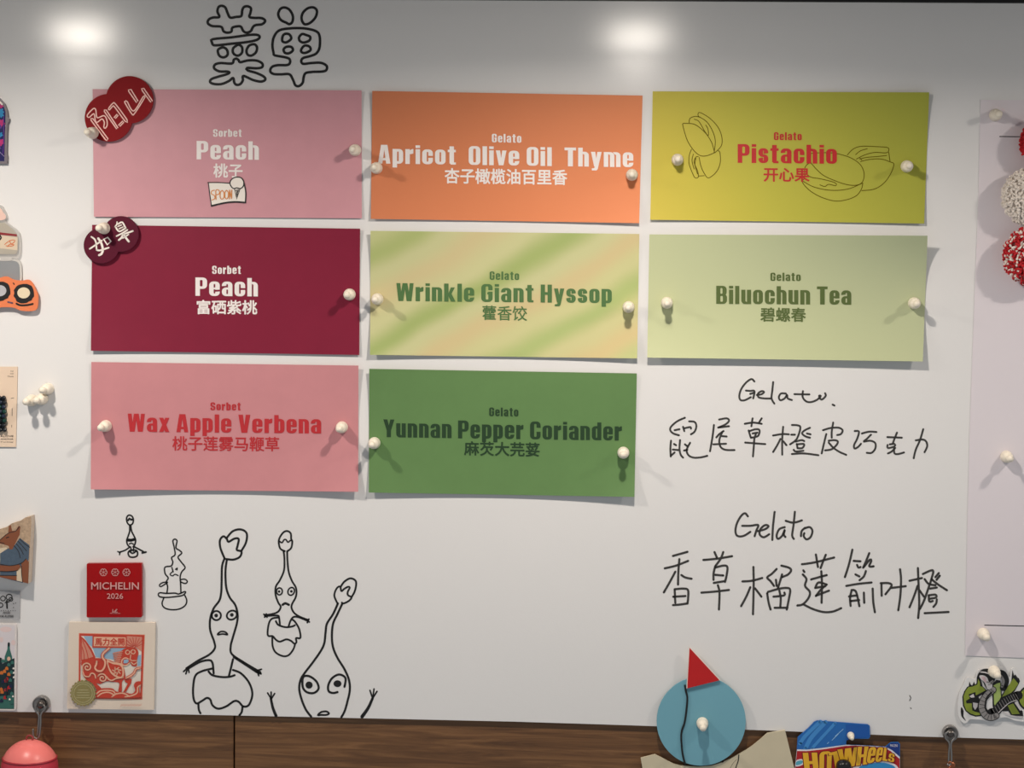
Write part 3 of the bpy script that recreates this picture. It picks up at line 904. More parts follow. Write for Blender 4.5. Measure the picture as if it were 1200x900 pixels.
class Art:
    """flat printed picture: shapes laid over one another in printing order"""

    def __init__(self, off, step=0.00002):
        self.b, self.k, self.off, self.step, self.mats = bmesh.new(), 0, off, step, []

    def mi(self, m):
        if m not in self.mats:
            self.mats.append(m)
        return self.mats.index(m)

    def z(self):
        self.k += 1
        o, d_ = self.off, self.k * self.step
        return (lambda x, y: o(x, y) + d_) if callable(o) else o + d_

    def fill(self, pts, m):
        fill(self.b, pts, self.z(), self.mi(m))

    def line(self, pts, w, m, **kw):
        ribbon(self.b, pts, w, self.z(), self.mi(m), **kw)

    def text(self, t, bx, m, **kw):
        font_text(self.b, t, bx, self.z(), mi=self.mi(m), **kw)

    def done(self, name, parent):
        return link(name, self.b, self.mats, parent)


BLACK_P = pm('black_print', (20, 19, 19), 0.5)
WHITE_P = pm('cream_print', (232, 224, 214), 0.5)

# cone sticker on the pale pink card
root = empty('cone_sticker', P(266, 240, zf_peach(266, 240)))
tag(root, 'tiny hand drawn white sticker with an ice cream cone, on the pale pink card', 'sticker')
zs = lambda x, y: zf_peach(x, y) + 0.00025
q = lambda pts: Z(220, 140, 8.18, pts)
outline = q([(196, 608), (300, 608), (404, 614), (402, 600), (420, 570), (450, 552), (495, 552), (530, 575), (540, 612), (550, 660), (556, 720), (552, 798), (450, 792), (350, 802), (228, 828), (212, 720)])
b = bmesh.new()
fill(b, outline, lambda x, y: zs(x, y) + .0002)
link('sticker_sheet', b, WHITE_P, root)
a = Art(lambda x, y: zs(x, y) + .00022)
a.line(q([(192, 605), (300, 605), (405, 612)]), 1.2, BLACK_P)
a.line(q([(540, 612), (556, 700), (552, 795)]), 1.4, BLACK_P)
a.line(q([(552, 796), (450, 790), (350, 800), (228, 828)]), 1.9, BLACK_P)
a.line(q([(198, 608), (212, 720), (228, 828)]), 1.0, BLACK_P)
a.line(q([(440, 662), (415, 640), (405, 605), (425, 570), (470, 552), (515, 562), (537, 600), (532, 640), (505, 662), (470, 655)]), 1.3, BLACK_P, closed=True)
a.line(q([(450, 668), (468, 765), (502, 662)]), 1.0, BLACK_P, sharp=True)
for s_ in ([(458, 680), (488, 690)], [(490, 672), (464, 712)], [(462, 712), (480, 718)], [(470, 670), (466, 740)], [(482, 668), (472, 750)]):
    a.line(q(s_), .6, BLACK_P)
OR = pm('orange_marker', (214, 130, 48), 0.5)
for s_ in ([(256, 678), (230, 686), (226, 712), (256, 730), (258, 760), (230, 772)], [(272, 768), (270, 680), (300, 680), (302, 712), (276, 722)], [(330, 680), (312, 700), (312, 750), (330, 764), (346, 745), (346, 700), (330, 680)],
           [(372, 678), (356, 700), (356, 745), (372, 762), (388, 742), (388, 698), (372, 678)], [(400, 762), (400, 676)], [(400, 676), (420, 758)], [(420, 758), (422, 676)]):
    a.line(q(s_), .95, OR)
a.done('cone_drawing', root)


# ------------------------------------------------------------------ round name tags
def union_two(c1, r1, c2, r2, n=80):
    """outline of two overlapping discs"""
    d_ = math.hypot(c2[0] - c1[0], c2[1] - c1[1])
    a = math.atan2(c2[1] - c1[1], c2[0] - c1[0])
    h1 = math.acos((d_ * d_ + r1 * r1 - r2 * r2) / (2 * d_ * r1))
    h2 = math.acos((d_ * d_ + r2 * r2 - r1 * r1) / (2 * d_ * r2))
    out = circ(c1[0], c1[1], r1, n=n, a0=a + h1, a1=a + 2 * math.pi - h1)
    out += circ(c2[0], c2[1], r2, n=n, a0=a - math.pi + h2, a1=a + math.pi - h2)[1:-1]
    return out


TAG_Z = 0.0046
q = lambda pts: Z(90, 80, 9.0, pts)
root = empty('name_tag', P(139, 166, TAG_Z))
tag(root, 'bright red double disc tag with outlined characters, on the pale pink card', 'name tag')
c1, c2 = q([(335, 522), (555, 332)])
b = bmesh.new()
slab(b, union_two(c1, 252 / 9, c2, 250 / 9), 0.0030, TAG_Z)
link('tag_plate', b, pm('red_tag_card', (132, 10, 18), 0.6, spec=.15), root)
PINK_P = pm('pink_print', (236, 190, 180), 0.5)
b = bmesh.new()
for s_ in [[(110, 495), (175, 425), (200, 440), (215, 520), (285, 500), (315, 540), (320, 600), (300, 632), (285, 620), (290, 570), (265, 535), (215, 570), (195, 550), (180, 480), (130, 518)],
           [(150, 530), (168, 530), (330, 745), (315, 762), (300, 750), (150, 548)],
           [(290, 440), (310, 440), (435, 630), (420, 640), (290, 455)], [(335, 425), (380, 370), (410, 380), (530, 545), (510, 558), (400, 410), (378, 402), (345, 438)],
           [(392, 520), (425, 485), (435, 498), (408, 528)], [(440, 600), (485, 555), (495, 570), (455, 612)],
           [(545, 230), (570, 222), (645, 345), (630, 362), (548, 245)], [(510, 350), (530, 350), (600, 450), (700, 300), (718, 305), (610, 475), (580, 480), (508, 365)],
           [(685, 215), (705, 210), (798, 345), (780, 358), (690, 235)]]:
    ribbon(b, q(s_), 1.35, TAG_Z + .0001, closed=True, sharp=len(s_) < 8)
lab(link('tag_characters', b, PINK_P, root), 'outlined pale pink characters')

TAG2_Z = 0.0046
q = lambda pts: Z(85, 240, 10.909, pts)
root = empty('name_tag', P(130, 306, TAG2_Z))
tag(root, 'dark purple double disc tag with white brush characters, on the burgundy card', 'name tag')
c1, c2 = q([(370, 520), (618, 372)])
b = bmesh.new()
slab(b, union_two(c1, 228 / 10.909, c2, 228 / 10.909), 0.0036, TAG2_Z)
link('tag_plate', b, pm('purple_tag_card', (84, 14, 38), 0.5, spec=.15), root)
b = bmesh.new()
q = lambda pts: Z(98, 258, 18.75, pts)
for s_, w in [([(170, 365), (240, 420), (275, 505), (280, 590), (285, 655)], 1.9), ([(285, 655), (350, 665), (440, 640), (550, 605)], 2.0), ([(322, 402), (375, 480), (408, 570), (420, 660), (395, 735), (342, 768)], 2.7),
              ([(135, 630), (210, 580), (290, 525), (400, 450)], 1.9),
              ([(735, 40), (728, 95), (690, 140)], 1.6), ([(760, 85), (848, 48), (920, 170)], 1.9), ([(698, 140), (780, 245), (925, 172)], 1.9), ([(750, 140), (830, 105)], 1.4), ([(775, 190), (865, 150)], 1.4),
              ([(725, 350), (850, 285), (960, 215)], 1.8), ([(900, 300), (985, 272), (1080, 238)], 2.0), ([(860, 325), (830, 385), (775, 435)], 2.2), ([(885, 320), (930, 390), (990, 468)], 2.4), ([(860, 395), (985, 315)], 1.6)]:
    ribbon(b, q(s_), w, TAG2_Z + .0001)
ribbon(b, q([(440, 420), (530, 378), (598, 465), (520, 540)]), 1.9, TAG2_Z + .0001, closed=True, sharp=True)
lab(link('tag_characters', b, WHITE_P, root), 'white brush characters')

# ------------------------------------------------------------------ magnetic pushpins
b = bmesh.new()
lathe(b, Vector((0, 0, 0)), [(r / 1000, h / 1000) for r, h in ((0, 0), (4.3, 0), (4.65, .4), (4.7, 1.6), (4.45, 2.2), (4.35, 4), (4.2, 7), (3.9, 8.6), (3.1, 9.5), (2.0, 10.2), (1.45, 10.9), (1.4, 11.8), (1.9, 13.2), (2.5, 14.8), (2.75, 16.4), (2.6, 18), (1.8, 19.2), (.8, 19.75), (0, 19.85))], n=32)
pin0 = link('magnetic_pushpin', b, pm('ivory_plastic', (236, 226, 208), 0.5, vary=.02), origin=(0, 0, 0), smooth=True)
PIN_GROUP = 'ivory magnetic pushpins'
PZ = 0.0007
lilac = 0.0007
pins = [
    (109.0, 156.0, TAG_Z, 'ivory pushpin holding the lower edge of the bright red tag'),
    (416.5, 176.0, zf_peach, 'ivory pushpin at the right end of the pale pink card'),
    (122.5, 267.5, TAG2_Z, 'ivory pushpin on top of the dark purple tag'),
    (410.0, 345.0, zf_burg, 'ivory pushpin at the right end of the burgundy card'),
    (124.5, 499.0, zf_wax, 'ivory pushpin at the left end of the dusty rose card'),
    (401.0, 500.5, zf_wax, 'ivory pushpin at the right end of the dusty rose card'),
    (441.5, 197.0, zf_apr, 'ivory pushpin at the left end of the orange card'),
    (740.5, 205.0, zf_apr, 'ivory pushpin at the right end of the orange card'),
    (442.5, 350.5, zf_wri, 'ivory pushpin at the left end of the striped card'),
    (736.5, 359.8, zf_wri, 'ivory pushpin at the right end of the striped card'),
    (439.0, 519.0, zf_yun, 'ivory pushpin at the left end of the solid green card'),
    (730.5, 530.3, zf_yun, 'ivory pushpin at the right end of the solid green card'),
    (793.8, 187.3, zf_pis, 'ivory pushpin at the left end of the olive yellow card'),
    (1062.4, 195.0, zf_pis, 'ivory pushpin at the right end of the olive yellow card'),
    (781.5, 354.8, zf_bil, 'ivory pushpin at the left end of the sage green card'),
    (1071.0, 355.3, zf_bil, 'ivory pushpin at the right end of the sage green card'),
    (37.8, 469.0, 0.0001, 'ivory pushpin on bare board, farthest left of the cluster of three'),
    (50.0, 467.5, 0.0001, 'ivory pushpin on bare board, middle of the cluster of three'),
    (56.8, 455.5, 0.0001, 'ivory pushpin on bare board, topmost of the cluster of three'),
    (1166.0, 135.0, lilac, 'ivory pushpin in the top corner of the lilac white sheet'),
    (1179.0, 535.0, lilac, 'ivory pushpin halfway down the lilac white sheet'),
    (1152.0, 742.5, lilac, 'ivory pushpin in the bottom corner of the lilac white sheet'),
    (1164.5, 786.5, 0.0022, 'ivory pushpin on the green snake sticker'),
    (823.0, 847.0, 0.0046, 'ivory pushpin in the middle of the blue disc'),
    (996.8, 861.5, 0.0022, 'small round ivory pushpin on the blue hang tab of the toy pack'),
]
for i, (px, py, z, label) in enumerate(pins):
    o = pin0 if i == 0 else pin0.copy()
    if i:
        COL.objects.link(o)
    zz = z(px, py) + 0.00035 if callable(z) else z + 0.0001
    o.location = P(px, py, zz)
    if label.startswith('small'):
        o.scale = (.60, .60, .60)
    tag(o, label, 'pushpin', PIN_GROUP)

# ------------------------------------------------------------------ lilac sheet on the right
root = empty('poster_sheet', P(1290, 771, 0))
tag(root, 'large plain lilac white sheet with thin black rules, behind the pompoms', 'poster')
b = bmesh.new()
slab(b, [(1149, 117), (1146.5, 230), (1141.5, 360), (1136.5, 500), (1133.5, 620), (1131, 768.3), (1200, 771), (1440, 779), (1450, 119)], 0.0001, 0.0006)
link('sheet', b, pm('lilac_paper', (222, 214, 218), 0.35, vary=.02, scale=10), root)
for pts in ([(1171.5, 160), (1340, 161.5)], [(1154, 732.6), (1340, 737)]):
    a = Art(0.00065)
    a.line(pts, 1.1, BLACK_P)
    lab(a.done('ruled_line', root), 'thin black rule')

# ------------------------------------------------------------------ pompoms
RED_Y = pm('red_yarn', (186, 30, 38), 0.9, vary=.15, scale=300)
WHITE_Y = pm('white_yarn', (228, 218, 208), 0.9, vary=.08, scale=300)


def pompom(label, cx, cy, rpx, mats, pick, seed, n=1700):
    rnd = random.Random(seed)
    r = rpx / 1500.0
    off = r * 0.58 + 0.001
    c = P(cx, cy, off)
    r *= (DIST - off) / DIST
    b = bmesh.new()
    bmesh.ops.create_icosphere(b, subdivisions=3, radius=r * .80)
    for v in b.verts:
        v.co += c
    for f in b.faces:
        f.material_index = pick((f.calc_center_median() - c).normalized(), rnd)
    for i in range(n):
        zz = 1 - 2 * (i + .5) / n
        ph = i * 2.399963
        rr = math.sqrt(1 - zz * zz)
        nv = Vector((rr * math.cos(ph), rr * math.sin(ph), zz))
        if nv.y > .15:
            continue
        j = Vector((rnd.gauss(0, .13), rnd.gauss(0, .13), rnd.gauss(0, .13)))
        dv = (nv + j).normalized()
        m = pick(nv, rnd)
        p0 = c + nv * r * .80
        ln = r * (1.0 + rnd.uniform(-.05, .05))
        p1 = c + dv * ln
        w0, w1 = r * .030, r * rnd.uniform(.040, .050)
        u = dv.orthogonal().normalized()
        v_ = dv.cross(u)
        ring = []
        for p, w in ((p0, w0), (p1 - dv * w1 * .6, w1), (p1, w1 * .55)):
            ring.append([b.verts.new(p + (u * math.cos(k * 1.2566) + v_ * math.sin(k * 1.2566)) * w) for k in range(5)])
        for a_, b_ in ((0, 1), (1, 2)):
            for k in range(5):
                b.faces.new((ring[a_][k], ring[a_][(k + 1) % 5], ring[b_][(k + 1) % 5], ring[b_][k])).material_index = m
        b.faces.new(ring[2]).material_index = m
    for v in b.verts:
        v.co.y = c.y + (v.co.y - c.y) * .66
    o = link('pompom', b, mats, origin=c)
    tag(o, label, 'pompom', 'yarn pompoms on the lilac sheet')
    return o


def mixed(nv, rnd):
    t = math.sin(nv.z * 11 + 3.0 * math.sin(nv.x * 6 + 1) + 2.5 * math.sin(nv.y * 6 + nv.x * 5)) + rnd.gauss(0, .22)
    return 1 if t > .45 else 0


pompom('fluffy red yarn pompom cut off by the picture edge, above the white pompom', 1227, 167, 31, [RED_Y], lambda a_, r_: 0, 3)
pompom('fluffy all white yarn pompom between the two other pompoms', 1208, 231, 33.5, [WHITE_Y], lambda a_, r_: 0, 4)
pompom('red and white speckled yarn pompom, lowest of the pompoms', 1211, 300, 35, [RED_Y, WHITE_Y], mixed, 5)

# ------------------------------------------------------------------ red square plaque
q = lambda pts: Z(100, 655, 12.5, pts)
root = empty('square_magnet', P(133.8, 723.5, 0))
tag(root, 'glossy red square magnet with three outlined stars and white lettering', 'magnet')
b = bmesh.new()
slab(b, rrect(q([(20, 66), (826, 60), (828, 856), (18, 858)]), 1.8), 0.0003, 0.0045)
link('plaque_body', b, pm('red_acrylic', (156, 8, 12), 0.25, spec=.25), root)
a = Art(0.0046)
PL = pm('plaque_print', (208, 152, 148), 0.5)
for sx in (265, 437, 602):
    cx, cy = q([(sx, 196)])[0]
    for k in range(6):
        t = math.radians(60 * k + 30)
        t2 = t + math.radians(60)
        p_ = [(cx + 2.5 * math.cos(t), cy + 2.5 * math.sin(t)), (cx + 4.2 * math.cos(t + .18), cy + 4.2 * math.sin(t + .18)), (cx + 4.2 * math.cos(t2 - .18), cy + 4.2 * math.sin(t2 - .18)), (cx + 2.5 * math.cos(t2), cy + 2.5 * math.sin(t2))]
        a.line(p_, .75, PL)
        a.line([(cx, cy), (cx + 1.6 * math.cos(t), cy + 1.6 * math.sin(t))], .5, PL)
a.text('MICHELIN', (*q([(85, 342)])[0], *q([(785, 448)])[0]), PL, bold=.012)
a.text('2026', (*q([(316, 504)])[0], *q([(553, 584)])[0]), PL, bold=.005)
a.text('MICHELIN', (*q([(362, 788)])[0], *q([(512, 804)])[0]), PL)
a.line(q([(402, 740), (402, 772)]), .8, PL)
a.line(q([(430, 772), (458, 742)]), 1.6, PL)
a.line(q([(395, 778), (470, 778)]), .7, PL)
lab(a.done('plaque_lettering', root), 'pale lettering and three star outlines')

# ------------------------------------------------------------------ horse print in its sleeve
q = lambda pts: Z(75, 725, 7.826, pts)
root = empty('print_card', P(131, 832, 0))
tag(root, 'cream card with a red horse papercut print in a clear sleeve, above the wood', 'art print')
b = bmesh.new()
slab(b, q([(46, 32), (836, 36), (822, 836), (28, 826)]), 0.0004, 0.0030)
link('mount_card', b, pm('cream_mount', (224, 208, 190), 0.6), root)
a = Art(0.0031)
HR = pm('papercut_red', (190, 48, 20), 0.8, spec=.1)
PE = pm('papercut_peach', (226, 172, 140), 0.6)
SK = pm('papercut_blue', (140, 172, 196), 0.6)
CR = pm('papercut_cream', (222, 212, 198), 0.6)
DP = pm('papercut_rust', (206, 128, 104), 0.6)
a.fill(q([(136, 132), (742, 146), (718, 742), (132, 736)]), pm('papercut_edge', (222, 120, 92), .6))
a.fill(q([(142, 138), (736, 152), (712, 736), (138, 730)]), HR)
a.fill(q([(156, 158), (716, 168), (698, 718), (150, 712)]), CR)
a.fill(q([(180, 160), (265, 160), (262, 262), (226, 236)]), SK)
a.fill(q([(262, 268), (560, 272), (500, 330), (470, 380), (420, 370), (290, 352), (285, 330)]), SK)
a.fill(q([(674, 340), (708, 330), (704, 430), (676, 436)]), SK)
a.fill(q([(156, 160), (200, 200), (250, 270), (288, 350), (285, 376), (156, 392)]), HR)
a.fill(q([(164, 186), (200, 225), (240, 290), (268, 348), (220, 366), (164, 376)]), DP)
for s_ in ([(170, 200), (205, 290), (222, 364)], [(166, 260), (182, 320), (186, 374)]):
    a.line(q(s_), .9, HR)
a.fill(q([(575, 160), (716, 168), (710, 300), (660, 268), (575, 262)]), DP)
for k in range(9):
    t = math.radians(-100 - 18 * (k - 4))
    a.line(q([(648 + 20 * math.cos(t), 268 + 20 * math.sin(t)), (648 + 98 * math.cos(t), 268 + max(-96, 98 * math.sin(t)))]), .7, HR)
a.fill(q([(262, 154), (576, 160), (574, 268), (260, 266)]), HR)
a.fill(q([(274, 166), (566, 172), (564, 254), (272, 252)]), PE)
a.text('馬力全開', (*q([(284, 176)])[0], *q([(556, 248)])[0]), HR, bold=.03)
a.fill(smooth_path(q([(156, 400), (200, 372), (300, 362), (390, 372), (470, 402), (530, 415), (548, 450), (560, 500), (560, 545), (532, 580), (530, 665), (498, 668), (505, 590), (440, 580), (390, 575), (330, 600), (296, 590), (350, 650), (310, 662), (262, 596), (205, 560), (170, 510), (165, 450)]), 2, True), HR)
a.fill(q([(548, 545), (622, 552), (614, 596), (568, 672), (544, 672), (584, 596), (560, 580)]), HR)
a.fill(smooth_path(q([(478, 402), (488, 350), (520, 300), (570, 268), (620, 262), (670, 280), (682, 320), (668, 380), (665, 436), (620, 430), (606, 400), (560, 428), (520, 424)]), 2, True), HR)
for k in range(6):
    a.line(q([(505 - 5 * k + 30, 300 + 18 * k), (452 + 3 * k, 318 + 16 * k)]), 1.5, DP)
a.line(q([(596, 372), (560, 360), (530, 384), (534, 420), (570, 428), (606, 402)]), 1.4, PE)
a.fill(q([(548, 378), (580, 372), (596, 388), (580, 408), (545, 410)]), SK)
for cx_, cy_ in ((584, 308), (634, 304)):
    a.line(circ(*q([(cx_, cy_)])[0], 2.4, n=14), 1.1, PE, closed=True)
a.line(q([(612, 330), (612, 380), (660, 384)]), 1.0, PE)
a.line(q([(618, 400), (640, 420), (664, 404)]), 1.2, PE)
a.line(q([(596, 290), (606, 262)]), 1.2, HR)
a.line(q([(640, 280), (654, 258)]), 1.2, HR)
a.fill(smooth_path(q([(392, 378), (440, 398), (524, 410), (548, 460), (546, 530), (508, 548), (450, 520), (412, 470)]), 2, True), PE)
a.fill(smooth_path(q([(404, 400), (446, 416), (514, 430), (534, 470), (532, 522), (508, 532), (458, 506), (424, 464)]), 2, True), HR)
for k in range(7):
    t = k * .898
    a.line(q([(484 + 16 * math.cos(t), 480 + 16 * math.sin(t)), (484 + 40 * math.cos(t + .7), 480 + 36 * math.sin(t + .7))]), 1.3, PE)


def spiral(cx, cy, r, turns, a0, sgn=1):
    return [(cx + r * (1 - k / 40 * .85) * math.cos(a0 + sgn * k / 40 * turns * 6.283), cy + r * (1 - k / 40 * .85) * math.sin(a0 + sgn * k / 40 * turns * 6.283)) for k in range(41)]


a.line(q(spiral(212, 446, 46, 1.5, 2.6)), 1.5, PE)
a.line(q(spiral(352, 546, 44, 1.5, 3.6)), 1.5, PE)
a.line(q([(412, 272), (362, 316), (352, 352), (376, 392), (372, 440), (344, 478), (304, 476), (284, 450), (296, 420), (300, 392)]), 3.6, HR)
a.line(q([(412, 272), (362, 316), (352, 352), (376, 392), (372, 440), (344, 478), (304, 476), (284, 450), (296, 420), (300, 392)]), 2.0, PE)
a.line(q([(170, 480), (190, 525), (230, 530), (250, 500), (280, 510), (290, 545)]), 1.4, PE)
a.line(q([(390, 530), (410, 556), (440, 566), (480, 548), (540, 540)]), 1.5, PE)
a.line(q([(700, 452), (660, 462), (640, 500), (600, 530), (570, 545)]), 3.0, HR)
a.line(q([(700, 452), (660, 462), (640, 500), (600, 530), (570, 545)]), 1.5, PE)
a.fill(smooth_path(q([(290, 668), (340, 640), (440, 640), (480, 668), (560, 676), (620, 690), (652, 660), (640, 610), (660, 580), (704, 574), (712, 600), (690, 620), (694, 680), (690, 722), (290, 722)]), 2, True), HR)
for s_ in ([(300, 690), (330, 664), (390, 656), (450, 664), (470, 690)], [(310, 712), (350, 684), (410, 676), (460, 700)], [(440, 716), (480, 690), (540, 684), (590, 704)], [(560, 716), (620, 706), (670, 680), (676, 630), (700, 610)]):
    a.line(q(s_), 1.5, PE)
for k in range(6):
    x0_ = 520 + k * 32
    a.line(q([(x0_, 806), (x0_ + 10, 786), (x0_ + 16, 800), (x0_ + 30, 782)]), .5, DP)
lab(a.done('papercut_picture', root), 'square red papercut picture of a prancing horse')
b = bmesh.new()
sc_ = []
cx, cy = q([(175, 684)])[0]
for k in range(88):
    t = 2 * math.pi * k / 88
    rr_ = (121 if k % 4 < 2 else 111) / 7.826
    sc_.append((cx + rr_ * math.cos(t), cy + rr_ * math.sin(t)))
GOLD = pm('gold_foil', (168, 152, 86), 0.38, metal=.75, vary=.12, scale=900, bump=.5, bscale=1500)
slab(b, sc_, 0.0036, 0.0050)
for r_ in (102, 84):
    ribbon(b, circ(cx, cy, r_ / 7.826, n=40), .8, 0.0051, mi=1, closed=True)
for dy_, n_ in ((-30, 6), (-6, 7), (18, 7), (40, 8)):
    ribbon(b, [(cx - n_ + .0, cy + dy_ / 7.8), (cx + n_, cy + dy_ / 7.8)], 1.0, 0.0051, mi=1)
lab(link('foil_seal', b, [GOLD, pm('gold_relief', (206, 192, 132), .3, metal=.7, vary=.3, scale=1200)], root), 'round gold embossed seal with a scalloped rim')
b = bmesh.new()
slab(b, q([(38, 24), (856, 26), (838, 846), (18, 834)]), 0.0002, 0.0053)
SLV = glass_mat('clear_sleeve', (250, 248, 244), .04)
lab(link('clear_sleeve', b, SLV, root), 'clear plastic sleeve')


# ------------------------------------------------------------------ magnetic hooks
STEEL = pm('brushed_steel', (150, 146, 142), 0.3, metal=.9, vary=.08, scale=400)
DARK_ST = pm('dark_steel', (96, 90, 86), 0.3, metal=.9)


def hook(label, cx, cy, r, hang):
    root = empty('magnetic_hook', P(cx, cy, 0.0001))
    tag(root, label, 'hook', 'magnetic swivel hooks on the lower board edge')
    k = r / 1500.0
    b = bmesh.new()
    lathe(b, P(cx, cy, 0.0001), [(0, 0), (k, 0), (k, .0050), (k * .93, .0060), (k * .84, .0060), (k * .80, .0052), (k * .5, .0050), (0, .0050)], n=36)
    link('magnet_base', b, STEEL, root, smooth=False)
    b = bmesh.new()
    lathe(b, P(cx, cy, 0.0053), [(0, 0), (k * .48, 0), (k * .5, .003), (k * .46, .0055), (k * .3, .0070), (0, .0076)], n=28)
    link('swivel_boss', b, DARK_ST, root, smooth=True)
    b = bmesh.new()
    tube(b, [P(x, y, z) for x, y, z in hang], .0008, n=8)
    link('wire_hook', b, STEEL, root, smooth=True)
    return root


def path3(pts, z):
    return [(x, y, z) for x, y in smooth_path(pts, 1.0)]


q = lambda pts: Z(0, 800, 9.0, pts)
w = path3(q([(392, 560), (402, 500), (410, 400), (410, 345), (385, 305), (372, 268), (385, 235)]), .0105)
w += path3(q([(420, 222), (462, 240), (470, 280), (432, 335), (428, 430), (420, 520), (412, 568), (392, 590), (362, 580), (350, 545), (348, 488)]), .0112)
hook('steel hook with a round magnet, holding the salmon pink ball', 49.6, 824.2, 10.3, w)
q = lambda pts: Z(1080, 770, 6.925, pts)
w = path3(q([(220, 850), (222, 780), (226, 700), (196, 660), (190, 625)]), .0105)
w += path3(q([(215, 605), (262, 615), (272, 650), (240, 702), (243, 800), (240, 862), (222, 880), (208, 866)]), .0112)
hook('steel hook with a round magnet, holding a copper chain', 1113.0, 858.0, 9.2, w)

# chain
COP = pm('copper_chain', (176, 112, 82), 0.3, metal=.9)
root = empty('copper_chain', P(1114, 885, .011))
tag(root, 'short copper coloured chain dangling from the bare steel hook', 'chain')
for k in range(5):
    c = P(1113.5 + .5 * k, 897 + 5.0 * k, .0115)
    b = bmesh.new()
    t_ = .9 if k % 2 else -.5
    pts = []
    for j in range(20):
        a_ = 2 * math.pi * j / 20
        x_, z_ = .0017 * math.cos(a_), .0028 * math.sin(a_)
        pts.append(c + Vector((x_ * math.cos(t_), x_ * math.sin(t_), z_)))
    tube(b, pts, .0007, n=8, closed=True)
    link('chain_link', b, COP, root, smooth=True)
b = bmesh.new()
tube(b, [P(1116, 893, .0118), P(1118.5, 896, .0124), P(1117, 900, .0120)], .0009, n=8)
link('chain_clasp', b, COP, root, smooth=True)

# salmon ball
cx, cy, r = 34.8, 899.5, 34.0
off = .0235
c = P(cx, cy, off)
rw = r / 1500 * (DIST - off) / DIST
root = empty('ball_ornament', c)
tag(root, 'salmon pink ball with a darker lower half, hanging on the left hook', 'ornament')
zb = (P(cx, 888.2, off).z - c.z) / rw
tb = math.asin(zb)


def half(a0, a1, rad):
    return [(max(0, rad * math.cos(a0 + (a1 - a0) * k / 16)), rad * math.sin(a0 + (a1 - a0) * k / 16)) for k in range(17)]


up = Vector((0, 0, 1))
b = bmesh.new()
lathe(b, c, half(tb + .03, math.pi / 2, rw), n=48, axis=up)
lab(link('upper_shell', b, pm('salmon_plastic', (236, 124, 118), .35, vary=.02), root, smooth=True), 'light salmon upper half')
b = bmesh.new()
lathe(b, c, half(-math.pi / 2, tb - .03, rw), n=48, axis=up)
lab(link('lower_shell', b, pm('rose_plastic', (196, 58, 74), .35, vary=.03), root, smooth=True), 'rose red lower half')
b = bmesh.new()
lathe(b, c, [(rw * .9, rw * (zb - .04)), (rw * .965, rw * (zb - .03)), (rw * .965, rw * (zb + .03)), (rw * .9, rw * (zb + .04))], n=48, axis=up)
link('seam_band', b, pm('seam_red', (170, 46, 58), .4), root, smooth=True)
b = bmesh.new()
for gx, gy, s_ in ((13.5, 897.5, 2.2), (51, 897, 2.8), (54.5, 898.5, 2.2), (31, 899, 2.0)):
    dx_, dz_ = (P(gx, gy, off).x - c.x), (P(gx, gy, off).z - c.z)
    nn = Vector((dx_, -math.sqrt(max(0, rw * rw - dx_ * dx_ - dz_ * dz_)), dz_)).normalized()
    lathe(b, c + nn * rw * .995, [(0, .0006), (s_ / 3000, .0005), (s_ / 2600, 0)], n=7, axis=nn)
link('gold_fleck', b, pm('gold_fleck', (206, 156, 110), .3, metal=.6), root)
b = bmesh.new()
top = c + up * rw
tube(b, [top + Vector((.0026 * math.cos(a_), 0, .0010 + .0026 * math.sin(a_))) for a_ in [2 * math.pi * k / 18 for k in range(18)]], .0007, n=8, closed=True)
link('hanging_loop', b, pm('rose_cord', (150, 60, 60), .7), root, smooth=True)

# ------------------------------------------------------------------ blue disc decoration
root = empty('disc_decoration', P(822, 900, .003))
tag(root, 'flat board cutout of a blue disc with red triangle on a beige base', 'decoration')
q6 = lambda pts: Z(740, 840, 6.0, pts)
b = bmesh.new()
slab(b, q6([(65, 290), (165, 265), (190, 278), (220, 293), (260, 315), (300, 333), (345, 343), (390, 347), (470, 352), (560, 345), (640, 320), (700, 293), (755, 263), (800, 238), (850, 205), (905, 160), (955, 116), (1080, 95), (1145, 360), (1200, 620), (120, 620)]), .0004, .0026)
BEI = pm('beige_board', (204, 192, 164), .6)
lab(link('base_board', b, BEI, root), 'beige board with a hollow top')
b = bmesh.new()
ribbon(b, q6([(755, 268), (750, 310), (738, 345), (728, 380)]), 1.2, .0027)
ribbon(b, q6([(690, 372), (712, 330), (740, 300)]), .35, .0027)
ribbon(b, q6([(636, 320), (646, 316)]), 1.0, .0027)
link('base_line', b, BLACK_P, root)
b = bmesh.new()
slab(b, circ(821.7, 845.2, 52.2, 52.1, n=110), .0027, .0045)
lab(link('disc', b, pm('teal_board', (112, 166, 182), .5, vary=.03, scale=20), root), 'dusty blue disc')
q5 = lambda pts: Z(740, 740, 5.625, pts)
b = bmesh.new()
slab(b, q5([(380, 100), (362, 376), (586, 321)]), .0046, .0062, mi=1)
slab(b, q5([(383, 108), (368, 375), (580, 322)]), .0062, .0067, mi=0)
lab(link('triangle', b, [pm('red_board', (186, 24, 26), .5), WHITE_P], root), 'red triangle with pale cut edges')
b = bmesh.new()
tube(b, [P(x, y, .0053) for x, y in smooth_path(q5([(352, 352), (358, 390), (368, 435), (362, 520), (350, 600), (333, 650), (328, 700), (335, 790), (347, 850), (358, 878)]), 1.0)], .00075, n=8)
lab(link('cord', b, pm('black_cord', (22, 21, 22), .6), root, smooth=True), 'wavy black cord')

